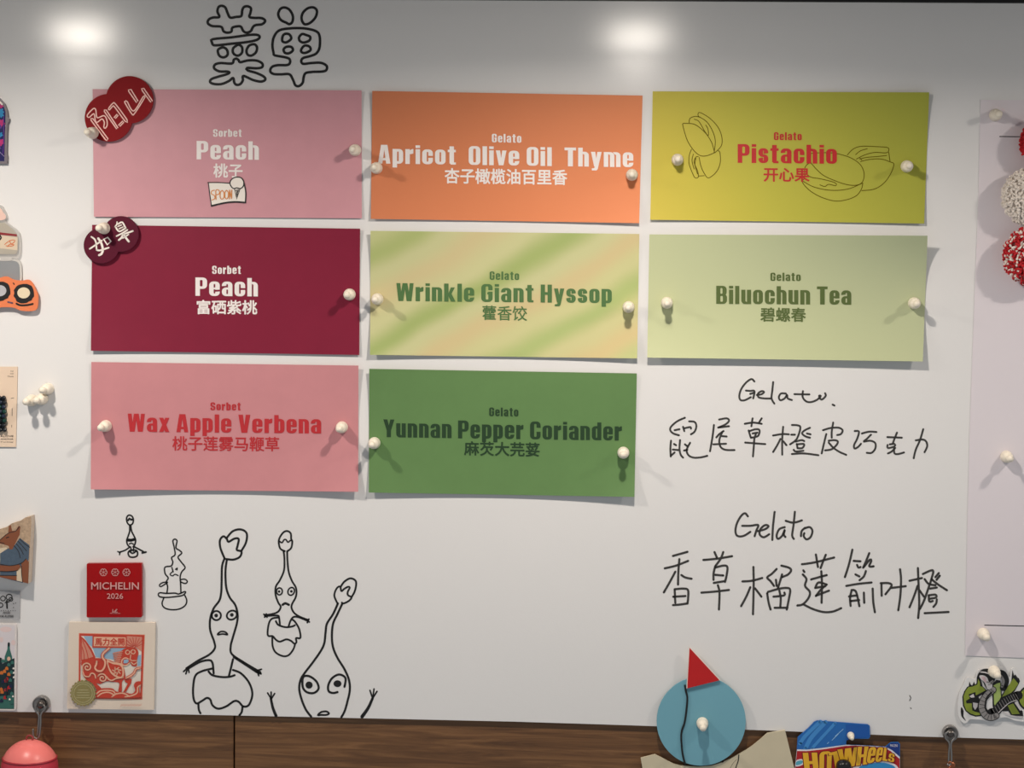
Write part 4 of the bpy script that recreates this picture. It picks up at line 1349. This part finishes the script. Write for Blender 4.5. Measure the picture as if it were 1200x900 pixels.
# ------------------------------------------------------------------ toy pack
q = lambda pts: Z(920, 830, 8.0, pts)
root = empty('toy_pack', P(993, 905, .0005))
tag(root, 'blue and red blister toy pack with yellow flame lettering, hung by a pushpin', 'toy pack')
pk = q([(118, 272), (155, 240), (215, 188), (272, 128), (300, 115), (520, 132), (775, 151), (795, 165), (797, 268), (784, 285), (664, 286), (576, 290), (572, 334), (576, 345), (660, 346), (780, 352), (940, 362), (992, 320), (1060, 318), (1077, 334), (1075, 700), (80, 700), (108, 420)])
b = bmesh.new()
slab(b, pk, .0006, .0020)
BLU = pm('toy_blue', (36, 104, 178), .3)
link('backing_card', b, BLU, root)
a = Art(.0021, .00003)
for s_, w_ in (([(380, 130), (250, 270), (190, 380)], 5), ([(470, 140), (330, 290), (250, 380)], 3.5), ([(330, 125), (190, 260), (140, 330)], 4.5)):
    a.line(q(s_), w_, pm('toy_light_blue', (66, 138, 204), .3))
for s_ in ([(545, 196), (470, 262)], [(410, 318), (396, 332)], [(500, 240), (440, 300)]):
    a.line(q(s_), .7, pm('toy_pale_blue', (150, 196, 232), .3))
a.fill(q([(570, 150), (780, 160), (790, 268), (640, 284), (575, 300)]), pm('toy_deep_blue', (26, 86, 166), .3))
TR = pm('toy_red', (176, 28, 34), .35)
TW = pm('toy_white', (226, 222, 226), .35)
a.fill(q([(112, 385), (200, 388), (350, 372), (480, 354), (570, 342), (660, 346), (780, 352), (940, 362), (1000, 390), (1040, 425), (1076, 456), (1075, 700), (82, 700), (106, 430)]), TW)
a.fill(q([(112, 400), (200, 402), (350, 386), (480, 366), (570, 353), (660, 350), (780, 357), (930, 370), (990, 402), (1030, 438), (1074, 474), (1073, 700), (84, 700), (108, 440)]), TR)
a.fill(q([(990, 326), (1058, 324), (1070, 338), (1070, 446), (1020, 402), (950, 362)]), pm('toy_navy', (30, 56, 128), .3))
a.text('90/250', (*q([(984, 338)])[0], *q([(1056, 361)])[0]), TW, drop=.2)
a.fill(smooth_path(q([(640, 552), (760, 512), (880, 494), (980, 506), (1060, 556), (1070, 700), (600, 700)]), 2, True), TW)
a.fill(smooth_path(q([(690, 560), (770, 526), (880, 508), (970, 520), (1040, 566), (1050, 700), (660, 700)]), 2, True), pm('toy_sky', (52, 140, 198), .3))
a.fill(smooth_path(q([(104, 492), (150, 476), (180, 492), (165, 530), (100, 545)]), 2, True), TW)
a.fill(smooth_path(q([(106, 502), (148, 488), (166, 498), (154, 522), (102, 534)]), 2, True), pm('toy_aqua', (86, 168, 190), .3))
YEL = pm('toy_yellow', (232, 178, 44), .35)
MAR = pm('toy_maroon', (112, 18, 26), .35)
for ch, (ax, ay, bx, by), (cx_, cy_, dx_, dy_) in [
        ('H', (165, 418, 300, 415), (185, 606, 318, 600)),
        ('O', (322, 408, 440, 400), (322, 606, 432, 600)), ('T', (408, 420, 540, 388), (440, 590, 560, 572)),
        ('W', (490, 388, 690, 362), (520, 560, 668, 540)), ('H', (684, 362, 782, 358), (664, 540, 770, 524)),
        ('e', (786, 368, 858, 360), (762, 520, 840, 506)), ('e', (866, 366, 928, 366), (842, 506, 905, 498)),
        ('L', (930, 370, 975, 380), (912, 490, 968, 498)), ('S', (978, 418, 1028, 432), (962, 496, 1022, 508))]:
    for m_, grow in ((MAR, 8), (YEL, 0)):
        g, w_ = glyph(ch)
        zz = a.z()
        mi_ = a.mi(m_)
        for kp, poly in enumerate(g):
            pp = []
            if ch == 'e':
                poly = [(x, y / XH) for x, y in poly]
            for x, y in poly:
                u = x / w_
                tx, ty = ax + (bx - ax) * u, ay + (by - ay) * u
                ux, uy = cx_ + (dx_ - cx_) * u, cy_ + (dy_ - cy_) * u
                pp.append((ux + (tx - ux) * y, uy + (ty - uy) * y))
            if grow:
                mx_, my_ = sum(p[0] for p in pp) / len(pp), sum(p[1] for p in pp) / len(pp)
                pp = [(p[0] + (grow if p[0] > mx_ else -grow), p[1] + (grow * .6 if p[1] > my_ else -grow * .6)) for p in pp]
            fill(a.b, q(pp), zz + kp % 8 * 2e-6, mi_)
lab(a.done('pack_print', root), 'red banner with yellow flame style lettering')
b = bmesh.new()
cb = P(987.5, 900.5, .0025)
lathe(b, cb, [(.0060, -.009), (.0060, .0030), (.0058, .0052), (.0049, .0071), (.0034, .0082), (.0014, .0087), (0, .0088)], n=30, axis=Vector((0, -.12, 1)))
for v in b.verts:
    v.co.y -= .0064
lab(link('rounded_knob', b, pm('black_plastic', (26, 25, 27), .25), root, smooth=True), 'black rounded piece in front of the card')

# ------------------------------------------------------------------ snake sticker
q = lambda pts: Z(1110, 775, 12.0, pts)
root = empty('die_cut_sticker', P(1190, 848, .0005))
tag(root, 'die cut sticker of flaming green letters wound by a grey snake', 'sticker')
b = bmesh.new()
ol = smooth_path(q([(275, 230), (230, 330), (175, 450), (150, 600), (150, 720), (180, 820), (235, 872), (285, 855), (320, 815), (420, 820), (490, 822), (560, 850), (630, 855), (700, 820), (770, 790), (850, 790), (940, 830), (1080, 850), (1300, 860), (1440, 820), (1520, 700), (1530, 520), (1470, 340), (1350, 250), (1200, 250), (1090, 320), (1045, 280), (1000, 190), (950, 100), (905, 110), (880, 230), (840, 160), (760, 80), (620, 88), (480, 105), (420, 150), (395, 250), (330, 235)]), 2.5, True)
slab(b, ol, .0005, .0021)
link('sticker_base', b, pm('sticker_white', (226, 224, 222), .35), root)
a = Art(.0022)
GRN = pm('sticker_green', (134, 148, 52), .4)
GR2 = pm('sticker_light_green', (160, 180, 100), .4)
GRY = pm('snake_grey', (142, 138, 136), .4)
LG = pm('snake_pale', (206, 200, 200), .4)
a.fill(smooth_path(q([(200, 640), (190, 700), (205, 780), (265, 838), (228, 770), (232, 700)]), 2, True), BLACK_P)
a.fill(q([(212, 500), (240, 420), (280, 360), (302, 350), (312, 280), (330, 325), (350, 340), (378, 285), (392, 325), (412, 310), (416, 225), (438, 165), (480, 280), (500, 350), (556, 405), (560, 440), (470, 480), (440, 500), (470, 560), (480, 770), (400, 778), (320, 752), (258, 700), (222, 630)]), BLACK_P)
a.fill(q([(230, 490), (262, 410), (300, 362), (355, 355), (425, 325), (436, 245), (458, 290), (465, 350), (500, 360), (540, 408), (460, 450), (402, 478), (398, 430), (300, 465), (318, 520), (262, 556), (272, 592), (345, 590), (352, 690), (400, 712), (462, 725), (462, 755), (400, 758), (330, 735), (270, 690), (240, 620)]), GRN)
a.fill(q([(312, 492), (368, 456), (386, 506), (340, 512)]), LG)
a.fill(q([(362, 578), (432, 590), (424, 640), (392, 684), (365, 640)]), LG)
# K
a.fill(q([(880, 320), (902, 270), (918, 122), (940, 200), (960, 185), (985, 225), (1010, 240), (1022, 280), (1000, 330), (950, 420), (900, 460), (800, 510), (758, 545), (690, 690), (640, 640), (630, 330), (690, 260), (750, 270), (770, 470), (850, 350)]), BLACK_P)
a.fill(q([(650, 340), (700, 312), (745, 300), (756, 500), (680, 645), (660, 600)]), GR2)
a.fill(q([(772, 498), (830, 390), (912, 268), (930, 235), (950, 255), (1000, 315), (955, 385), (900, 442), (820, 482)]), GRN)
a.fill(q([(770, 700), (840, 590), (960, 560), (1060, 700), (1070, 770), (900, 762), (860, 700)]), BLACK_P)
a.fill(q([(850, 622), (928, 592), (1020, 738), (912, 746)]), GRN)
a.fill(q([(945, 580), (975, 565), (1050, 690), (1022, 690)]), LG)
# O
a.fill(circ(*q([(1200, 520)])[0], 210 / 12, 190 / 12, n=48), BLACK_P)
a.fill(circ(*q([(1200, 520)])[0], 186 / 12, 166 / 12, n=48), GRN)
a.fill(circ(*q([(1210, 520)])[0], 70 / 12, 70 / 12, n=32), BLACK_P)
a.fill(circ(*q([(1210, 520)])[0], 48 / 12, 50 / 12, n=32), LG)
# snake
BK = 118 / 12
a.line(q([(790, 370), (820, 270), (780, 180), (700, 170)]), 100 / 12, BLACK_P)
a.line(q([(772, 350), (790, 280), (760, 215)]), 40 / 12, GRY)
a.line(q([(620, 725), (690, 700), (760, 610), (850, 540), (1000, 480)]), 128 / 12, BLACK_P)
for k in range(11):
    t = k / 10
    x, y = 660 + 320 * t, 712 - 215 * t - 40 * math.sin(t * 3.14)
    a.line(q([(x - 22, y - 42), (x + 22, y + 36)]), .55, GRY)
a.line(q([(700, 745), (790, 655), (880, 580), (980, 545)]), .9, LG)
a.line(q([(790, 715), (900, 765), (1060, 790)]), 1.5, LG)
coil = [(645, 400), (560, 470), (500, 560), (485, 660), (540, 760), (620, 790), (690, 765)]
a.line(q(coil), 100 / 12, BLACK_P)
a.line(q(coil), 78 / 12, GRY)
a.line(q([(620, 440), (560, 510), (540, 590), (540, 660), (590, 730)]), 26 / 12, BLACK_P)
cp_ = smooth_path(coil, 42)
for k in range(1, len(cp_) - 1):
    x, y = cp_[k]
    dx_, dy_ = cp_[k + 1][0] - cp_[k - 1][0], cp_[k + 1][1] - cp_[k - 1][1]
    l_ = math.hypot(dx_, dy_)
    a.line(q([(x - dy_ / l_ * -36, y + dx_ / l_ * -36), (x - dy_ / l_ * 30, y + dx_ / l_ * 30)]), .5, BLACK_P)
a.fill(smooth_path(q([(438, 180), (470, 128), (540, 104), (640, 120), (690, 180), (670, 260), (640, 350), (580, 400), (530, 350), (500, 280), (450, 240)]), 2, True), BLACK_P)
a.fill(smooth_path(q([(450, 205), (500, 195), (560, 225), (590, 300), (636, 330), (620, 380), (570, 395), (545, 340), (520, 290), (480, 260)]), 2, True), LG)
a.fill(smooth_path(q([(480, 225), (520, 215), (545, 250), (548, 310), (510, 270)]), 2, True), pm('snake_mouth', (206, 178, 182), .4))
a.line(q([(470, 150), (540, 158), (620, 190)]), 1.6, LG)
a.line(q([(560, 290), (600, 300), (640, 270)]), 1.6, GRY)
a.line(q([(580, 330), (620, 320), (655, 280)]), 1.0, GRY)
lab(a.done('sticker_print', root), 'green flaming letters and a grey scaly snake')

# ------------------------------------------------------------------ magnets along the left edge
# arched stained glass magnet
q = lambda pts: Z(0, 100, 9.0, pts)
root = empty('arched_magnet', P(-16, 192, 0))
tag(root, 'arched stained glass magnet in a grey frame, topmost at the left edge', 'magnet', )
right = [(-144, 20), (-70, 75), (0, 140), (50, 195), (78, 270), (84, 340), (98, 352), (96, 375), (80, 405), (75, 500), (70, 720), (79, 750), (73, 828)]
left_ = [(-288 - x, y) for x, y in right[1:]][::-1]
b = bmesh.new()
slab(b, q(right + left_), .0004, .0035)
link('grey_frame', b, pm('pewter', (112, 104, 110), .4), root)
a = Art(.0036)
inner = [(-144, 60), (-70, 110), (-10, 165), (38, 215), (58, 280), (56, 420), (50, 520), (46, 800)]
a.fill(q(inner + [(-288 - x, y) for x, y in inner[1:]][::-1]), pm('navy_glass', (30, 26, 84), .2, coat=.5))
CY, MG, VI = pm('cyan_glass', (44, 128, 178), .2), pm('magenta_glass', (176, 48, 110), .2), pm('violet_glass', (86, 52, 130), .2)
rnd = random.Random(11)
for (x, y, r_, m_) in [(10, 215, 24, MG), (8, 275, 30, CY), (12, 310, 26, CY), (14, 395, 36, MG), (-4, 440, 22, VI), (4, 520, 24, CY), (8, 600, 34, MG), (-10, 660, 20, VI)] + [(rnd.uniform(-330, -30), rnd.uniform(190, 700), rnd.uniform(20, 34), rnd.choice((CY, MG, VI))) for _ in range(26)]:
    pts = [(x + r_ * (1 + .25 * math.sin(5 * t)) * math.cos(t), y + r_ * (1 + .25 * math.sin(5 * t)) * math.sin(t)) for t in [k * .2618 for k in range(24)]]
    a.fill(q(pts), m_)
LINE = pm('lead_line', (120, 104, 150), .4)
a.line(q([(-60, 690), (-10, 700), (30, 735), (46, 750)]), .9, LINE)
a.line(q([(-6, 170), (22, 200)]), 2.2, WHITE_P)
a.line(q([(38, 330), (40, 560), (32, 720)]), 1.1, VI)
lab(a.done('glass_picture', root), 'dark blue glass with pink and cyan blossoms')

# clear bottle shaped charm
q = lambda pts: Z(0, 230, 6.2, pts)
CLEAR = glass_mat('clear_acrylic', (214, 210, 204), .38)
root = empty('acrylic_charm', P(-8, 305, 0))
tag(root, 'clear bottle shaped acrylic charm with a red banded label, above the grey plaque', 'charm')
r_ = [(-50, 60), (10, 68), (28, 95), (50, 135), (52, 165), (40, 182), (122, 246), (150, 300), (148, 420), (124, 452), (84, 448), (80, 470)]
b = bmesh.new()
slab(b, smooth_path(q(r_ + [(-100 - x, y) for x, y in r_][::-1]), 2, True), .0004, .0030)
link('acrylic_body', b, CLEAR, root)
a = Art(.0031)
a.fill(smooth_path(q([(-70, 90), (0, 84), (20, 112), (42, 140), (36, 166), (-10, 176), (-70, 172)]), 2, True), pm('blush_print', (226, 190, 176), .4))
a.fill(q([(-140, 200), (36, 192), (110, 256), (130, 300), (128, 395), (112, 420), (-140, 420)]), pm('bottle_print', (168, 160, 146), .4))
a.fill(q([(-140, 262), (0, 262), (122, 276), (124, 292), (0, 280), (-140, 280)]), pm('band_red', (132, 34, 40), .4))
a.fill(q([(-140, 284), (0, 284), (128, 298), (126, 392), (0, 378), (-140, 376)]), pm('label_cream', (206, 188, 164), .4))
OS = pm('orange_scribble', (196, 104, 58), .4)
a.line(q([(34, 350), (60, 330), (88, 318), (108, 322), (96, 340), (66, 352), (56, 366)]), 1.0, OS)
a.line(q([(70, 322), (80, 348), (102, 352), (84, 362), (44, 360)]), 1.0, OS)
a.line(q([(-4, 282), (8, 300), (-2, 316)]), 1.8, BLACK_P)
lab(a.done('bottle_picture', root), 'printed bottle with a cream label')

root = empty('grey_plaque', P(-8, 330, 0))
tag(root, 'plain grey plaque with a rounded corner, between the charm and orange magnet', 'plaque')
b = bmesh.new()
slab(b, rrect(q([(-250, 458), (156, 456), (160, 640), (-250, 640)]), 9), .0004, .0024)
lab(link('pale_rim', b, pm('pale_rim', (196, 192, 186), .4), root), 'pale rim')
a = Art(.0025)
a.fill(rrect(q([(-240, 470), (140, 468), (148, 640), (-240, 640)]), 8), pm('plaque_grey', (134, 136, 138), .5))
link('grey_face', a.b, a.mats, root)

root = empty('wavy_magnet', P(-4, 364, 0))
tag(root, 'wavy edged orange magnet with two black round patches, over the grey plaque', 'magnet')
b = bmesh.new()
slab(b, smooth_path(q([(-200, 620), (-120, 590), (-60, 600), (0, 592), (45, 582), (100, 606), (160, 612), (208, 606), (242, 640), (262, 685), (276, 722), (268, 815), (225, 834), (150, 830), (108, 812), (60, 806), (0, 808), (-80, 825), (-180, 810), (-220, 720)]), 2, True), .0030, .0052)
link('magnet_body', b, pm('orange_rubber', (222, 122, 76), .5), root)
a = Art(.0053)
for cx_, m_ in ((174, pm('disc_cream', (222, 206, 174), .5)), (2, pm('disc_grey', (176, 176, 180), .5))):
    cy_ = 706 if cx_ > 100 else 690
    a.fill([(x + .7 * math.sin(9 * k_), y + .7 * math.cos(7 * k_)) for k_, (x, y) in enumerate(circ(*q([(cx_, cy_)])[0], 74 / 6.2, 74 / 6.2, n=24))], BLACK_P)
    a.fill(circ(*q([(cx_ - 2, cy_ - 4)])[0], 46 / 6.2, 40 / 6.2, n=32), m_)
a.line(q([(120, 780), (150, 792), (200, 790), (238, 782)]), 2.2, BLACK_P)
a.line(q([(96, 630), (104, 640)]), 1.2, BLACK_P)
a.line(q([(58, 768), (90, 776)]), 1.8, pm('dull_violet', (96, 76, 96), .5))
lab(a.done('round_patches', root), 'black round patches with pale centres')

# bead card
q = lambda pts: Z(0, 420, 8.19, pts)
root = empty('bead_card', P(-20, 524, 0))
tag(root, 'cream product card carrying dark green beadwork, left of the pushpin cluster', 'product card')
b = bmesh.new()
slab(b, q([(-500, 78), (168, 80), (152, 850), (-516, 846)]), .0003, .0013)
link('backing_card', b, pm('kraft_cream', (226, 202, 178), .55), root)
a = Art(.0014)
GP = pm('grey_print', (92, 82, 76), .5)
for t_, bx_ in (('HA', (102, 116, 131, 128)), ('HH', (100, 141, 131, 153)), ('Made', (74, 166, 131, 179))):
    a.text(t_, (*q([bx_[:2]])[0], *q([bx_[2:]])[0]), GP)
for y, h, x in ((746, 16, 2), (774, 12, 4), (802, 11, 2)):
    a.text({746: 'ALOVE', 774: 'ANDFOR', 802: 'Turkey'}[y], (*q([(x, y - h / 2)])[0], *q([(128, y + h / 2)])[0]), GP, bold=.01)
a.line(q([(116, 480), (116, 550)]), .6, GP)
a.line(q([(106, 384), (132, 378)]), .5, GP)
a.line(q([(112, 640), (112, 660)]), .5, GP)
link('card_lettering', a.b, a.mats, root)
b = bmesh.new()
tone = [pm('bead_black', (24, 26, 32), .3), pm('bead_green', (24, 62, 54), .3), pm('bead_navy', (34, 44, 62), .3)]
for r_ in range(8):
    for c_ in range(12):
        x, y = 36 - c_ * 42 + (8 if r_ % 2 else 0), 378 + r_ * 44
        cc = P(*q([(x, y)])[0], .0034)
        bmesh.ops.create_icosphere(b, subdivisions=2, radius=.0019, matrix=Matrix.Translation(cc) @ Matrix.Diagonal((1, .9, .95, 1)))
bm_f = b.faces[:]
for i, f in enumerate(bm_f):
    f.material_index = (0, 1, 0, 2, 1, 0, 2)[(i // 80 * 5 + i // 960) % 7]
slab(b, q([(-470, 372), (46, 372), (40, 694), (-480, 692)]), .0014, .0024)
lab(link('beadwork', b, tone, root), 'rows of dark green and black beads')

# jackal tile
q = lambda pts: Z(0, 590, 8.18, pts)
root = empty('stone_magnet', P(-10, 682, 0))
tag(root, 'thick broken stone magnet painted with a jackal headed figure', 'magnet')
b = bmesh.new()
slab(b, q([(-330, 360), (-120, 290), (0, 246), (60, 228), (110, 192), (200, 165), (240, 135), (297, 122), (300, 200), (288, 420), (280, 600), (271, 768), (160, 742), (0, 706), (-320, 640)]), .0004, .0100, mi=0, mside=1)
link('stone_slab', b, [pm('speckled_stone', (176, 150, 124), .8, vary=.45, scale=500, bump=.4), pm('stone_edge', (206, 188, 170), .8, vary=.2, scale=300)], root)
a = Art(.0101)
BR, BL_, DK, TN = pm('jackal_brown', (128, 74, 48), .7), pm('collar_blue', (72, 88, 104), .7, vary=.2, scale=400), pm('dark_outline', (40, 32, 32), .7), pm('pale_ground', (206, 188, 162), .7)
a.fill(q([(-300, 420), (0, 430), (60, 420), (100, 470), (0, 560), (-300, 560)]), TN)
a.fill(q([(190, 330), (282, 400), (276, 520), (270, 560), (200, 600), (150, 640), (220, 762), (0, 706), (0, 480), (60, 440), (140, 400)]), BL_)
a.fill(q([(-120, 350), (0, 352), (50, 300), (78, 286), (85, 215), (104, 206), (116, 262), (150, 260), (178, 214), (196, 222), (188, 300), (165, 345), (140, 395), (118, 440), (92, 440), (84, 408), (40, 392), (0, 384), (-120, 392)]), BR)
a.line(q([(0, 350), (50, 306), (92, 280), (150, 264), (186, 222)]), .9, DK)
a.line(q([(60, 330), (84, 322)]), 1.2, DK)
a.line(q([(0, 372), (40, 384)]), .8, DK)
for k in range(4):
    a.line(q([(190 - 18 * k, 340 + 22 * k), (236 - 20 * k, 386 + 24 * k), (284 - 30 * k, 420 + 34 * k)]), .8, DK)
a.fill(q([(-120, 595), (0, 592), (100, 600), (180, 585), (200, 600), (170, 640), (60, 650), (-120, 645)]), BR)
a.fill(q([(205, 570), (250, 530), (276, 560), (270, 766), (216, 754), (206, 650)]), BR)
a.fill(q([(160, 650), (205, 620), (214, 752), (160, 740)]), TN)
a.fill(q([(-120, 690), (160, 694), (160, 740), (0, 706)]), BR)
for s_ in ([(0, 582), (100, 596), (200, 574), (250, 530)], [(0, 650), (100, 652), (170, 640)], [(0, 690), (160, 692)], [(206, 600), (206, 660), (216, 754)]):
    a.line(q(s_), .8, DK)
lab(a.done('painted_figure', root), 'brown jackal headed figure with a blue collar')

# small clear plate
q = lambda pts: Z(0, 685, 5.8, pts)
root = empty('clear_plate', P(-10, 726, 0))
tag(root, 'small clear plastic plate with black sketches, between the stone and tower magnets', 'plate')
b = bmesh.new()
slab(b, q([(-240, 40), (136, 46), (132, 238), (-244, 232)]), .0003, .0020)
link('plastic_plate', b, glass_mat('hazy_plastic', (188, 188, 190), .55), root)
a = Art(.0021)
for x, y, r_ in ((20, 95, 16), (62, 86, 20), (4, 140, 15), (74, 100, 12), (-50, 110, 20), (-110, 96, 18)):
    a.line(circ(*q([(x, y)])[0], r_ / 5.8, n=16), 1.1, BLACK_P, closed=True)
a.line(q([(46, 110), (48, 160)]), 1.8, BLACK_P)
a.line(q([(36, 122), (62, 116)]), 1.4, BLACK_P)
for x in range(-120, 112, 16):
    a.fill(circ(*q([(x, 178)])[0], .5, n=8), BLACK_P)
for x, y in ((92, 130), (106, 126), (92, 156)):
    a.fill(circ(*q([(x, y)])[0], .6, n=8), BLACK_P)
a.text('ANGES', (*q([(20, 184)])[0], *q([(70, 198)])[0]), BLACK_P, bold=.02)
a.text('DE RUSSIE', (*q([(2, 208)])[0], *q([(92, 223)])[0]), BLACK_P, bold=.02)
lab(a.done('plate_print', root), 'small black sketches and lettering')

# tower magnet
root = empty('tower_magnet', P(-20, 833, 0))
tag(root, 'glossy rectangular magnet picturing green towers, lowest at the left edge', 'magnet')
b = bmesh.new()
slab(b, rrect(q([(-330, 262), (108, 270), (104, 856), (-336, 850)]), 1.2), .0004, .0040)
link('magnet_body', b, pm('glossy_white', (226, 218, 214), .15, coat=.5), root)
a = Art(.0041)
PKC, TG, TD, TO, TRD, TNV = pm('cloud_pink', (222, 198, 194), .4), pm('tower_green', (54, 104, 94), .4), pm('tower_dark', (24, 44, 48), .4), pm('tower_orange', (200, 110, 44), .4), pm('tower_red', (176, 40, 44), .4), pm('tower_navy', (26, 34, 62), .4)
a.fill(q([(-326, 270), (100, 278), (96, 848), (-330, 842)]), pm('sky_lilac', (214, 206, 208), .3))
for x, y, rx in ((40, 305, 40), (-100, 330, 50), (90, 395, 14), (10, 375, 12)):
    a.fill([(p[0], p[1]) for p in circ(*q([(x, y)])[0], rx / 5.8, 3.2, n=20)], PKC)
for tx in (58, -60, -180):
    a.fill(q([(tx - 30, 560), (tx - 26, 490), (tx - 8, 440), (tx - 6, 405), (tx + 8, 405), (tx + 10, 440), (tx + 24, 490), (tx + 32, 560)]), TG)
    a.fill(circ(*q([(tx + 2, 505)])[0], 2.0, 2.6, n=14), TO if tx < 0 else pm('peach_spot', (222, 176, 150), .4))
    a.line(q([(tx + 2, 400), (tx + 2, 415)]), 2.6, TD)
a.fill(q([(-320, 500), (-20, 490), (12, 500), (14, 540), (98, 500), (96, 845), (-328, 840)]), TD)
a.fill(q([(-320, 770), (0, 760), (96, 750), (95, 845), (-328, 840)]), TG)
rnd = random.Random(5)
spots = [(10, 600, TO), (30, 590, TO), (46, 570, TO), (60, 610, TO), (78, 596, TG), (92, 570, WHITE_P), (94, 600, WHITE_P), (94, 630, WHITE_P), (38, 655, TRD), (46, 640, TRD), (60, 700, TRD), (40, 715, TRD), (8, 712, TO), (14, 730, TO), (34, 768, TRD), (74, 690, TNV), (80, 740, TG), (20, 660, TNV), (70, 650, TG), (88, 760, WHITE_P), (66, 780, WHITE_P), (60, 545, TG), (20, 520, TG), (84, 530, TG), (10, 790, TNV), (84, 800, TG)]
spots += [(rnd.uniform(-310, -10), rnd.uniform(520, 830), rnd.choice((TO, TRD, TG, TNV, WHITE_P))) for _ in range(50)]
for x, y, m_ in spots:
    rr_ = (6 if m_ is WHITE_P else 11)
    a.fill(q([(x - rr_, y + rr_), (x - rr_, y - rr_ * .4), (x, y - rr_ * 1.3), (x + rr_, y - rr_ * .4), (x + rr_, y + rr_)]), m_)
a.line(q([(40, 620), (42, 770)]), 1.2, TD)
a.line(q([(-325, 846), (95, 851)]), 1.0, WHITE_P)
lab(a.done('tower_picture', root), 'green towers over a colourful pattern')
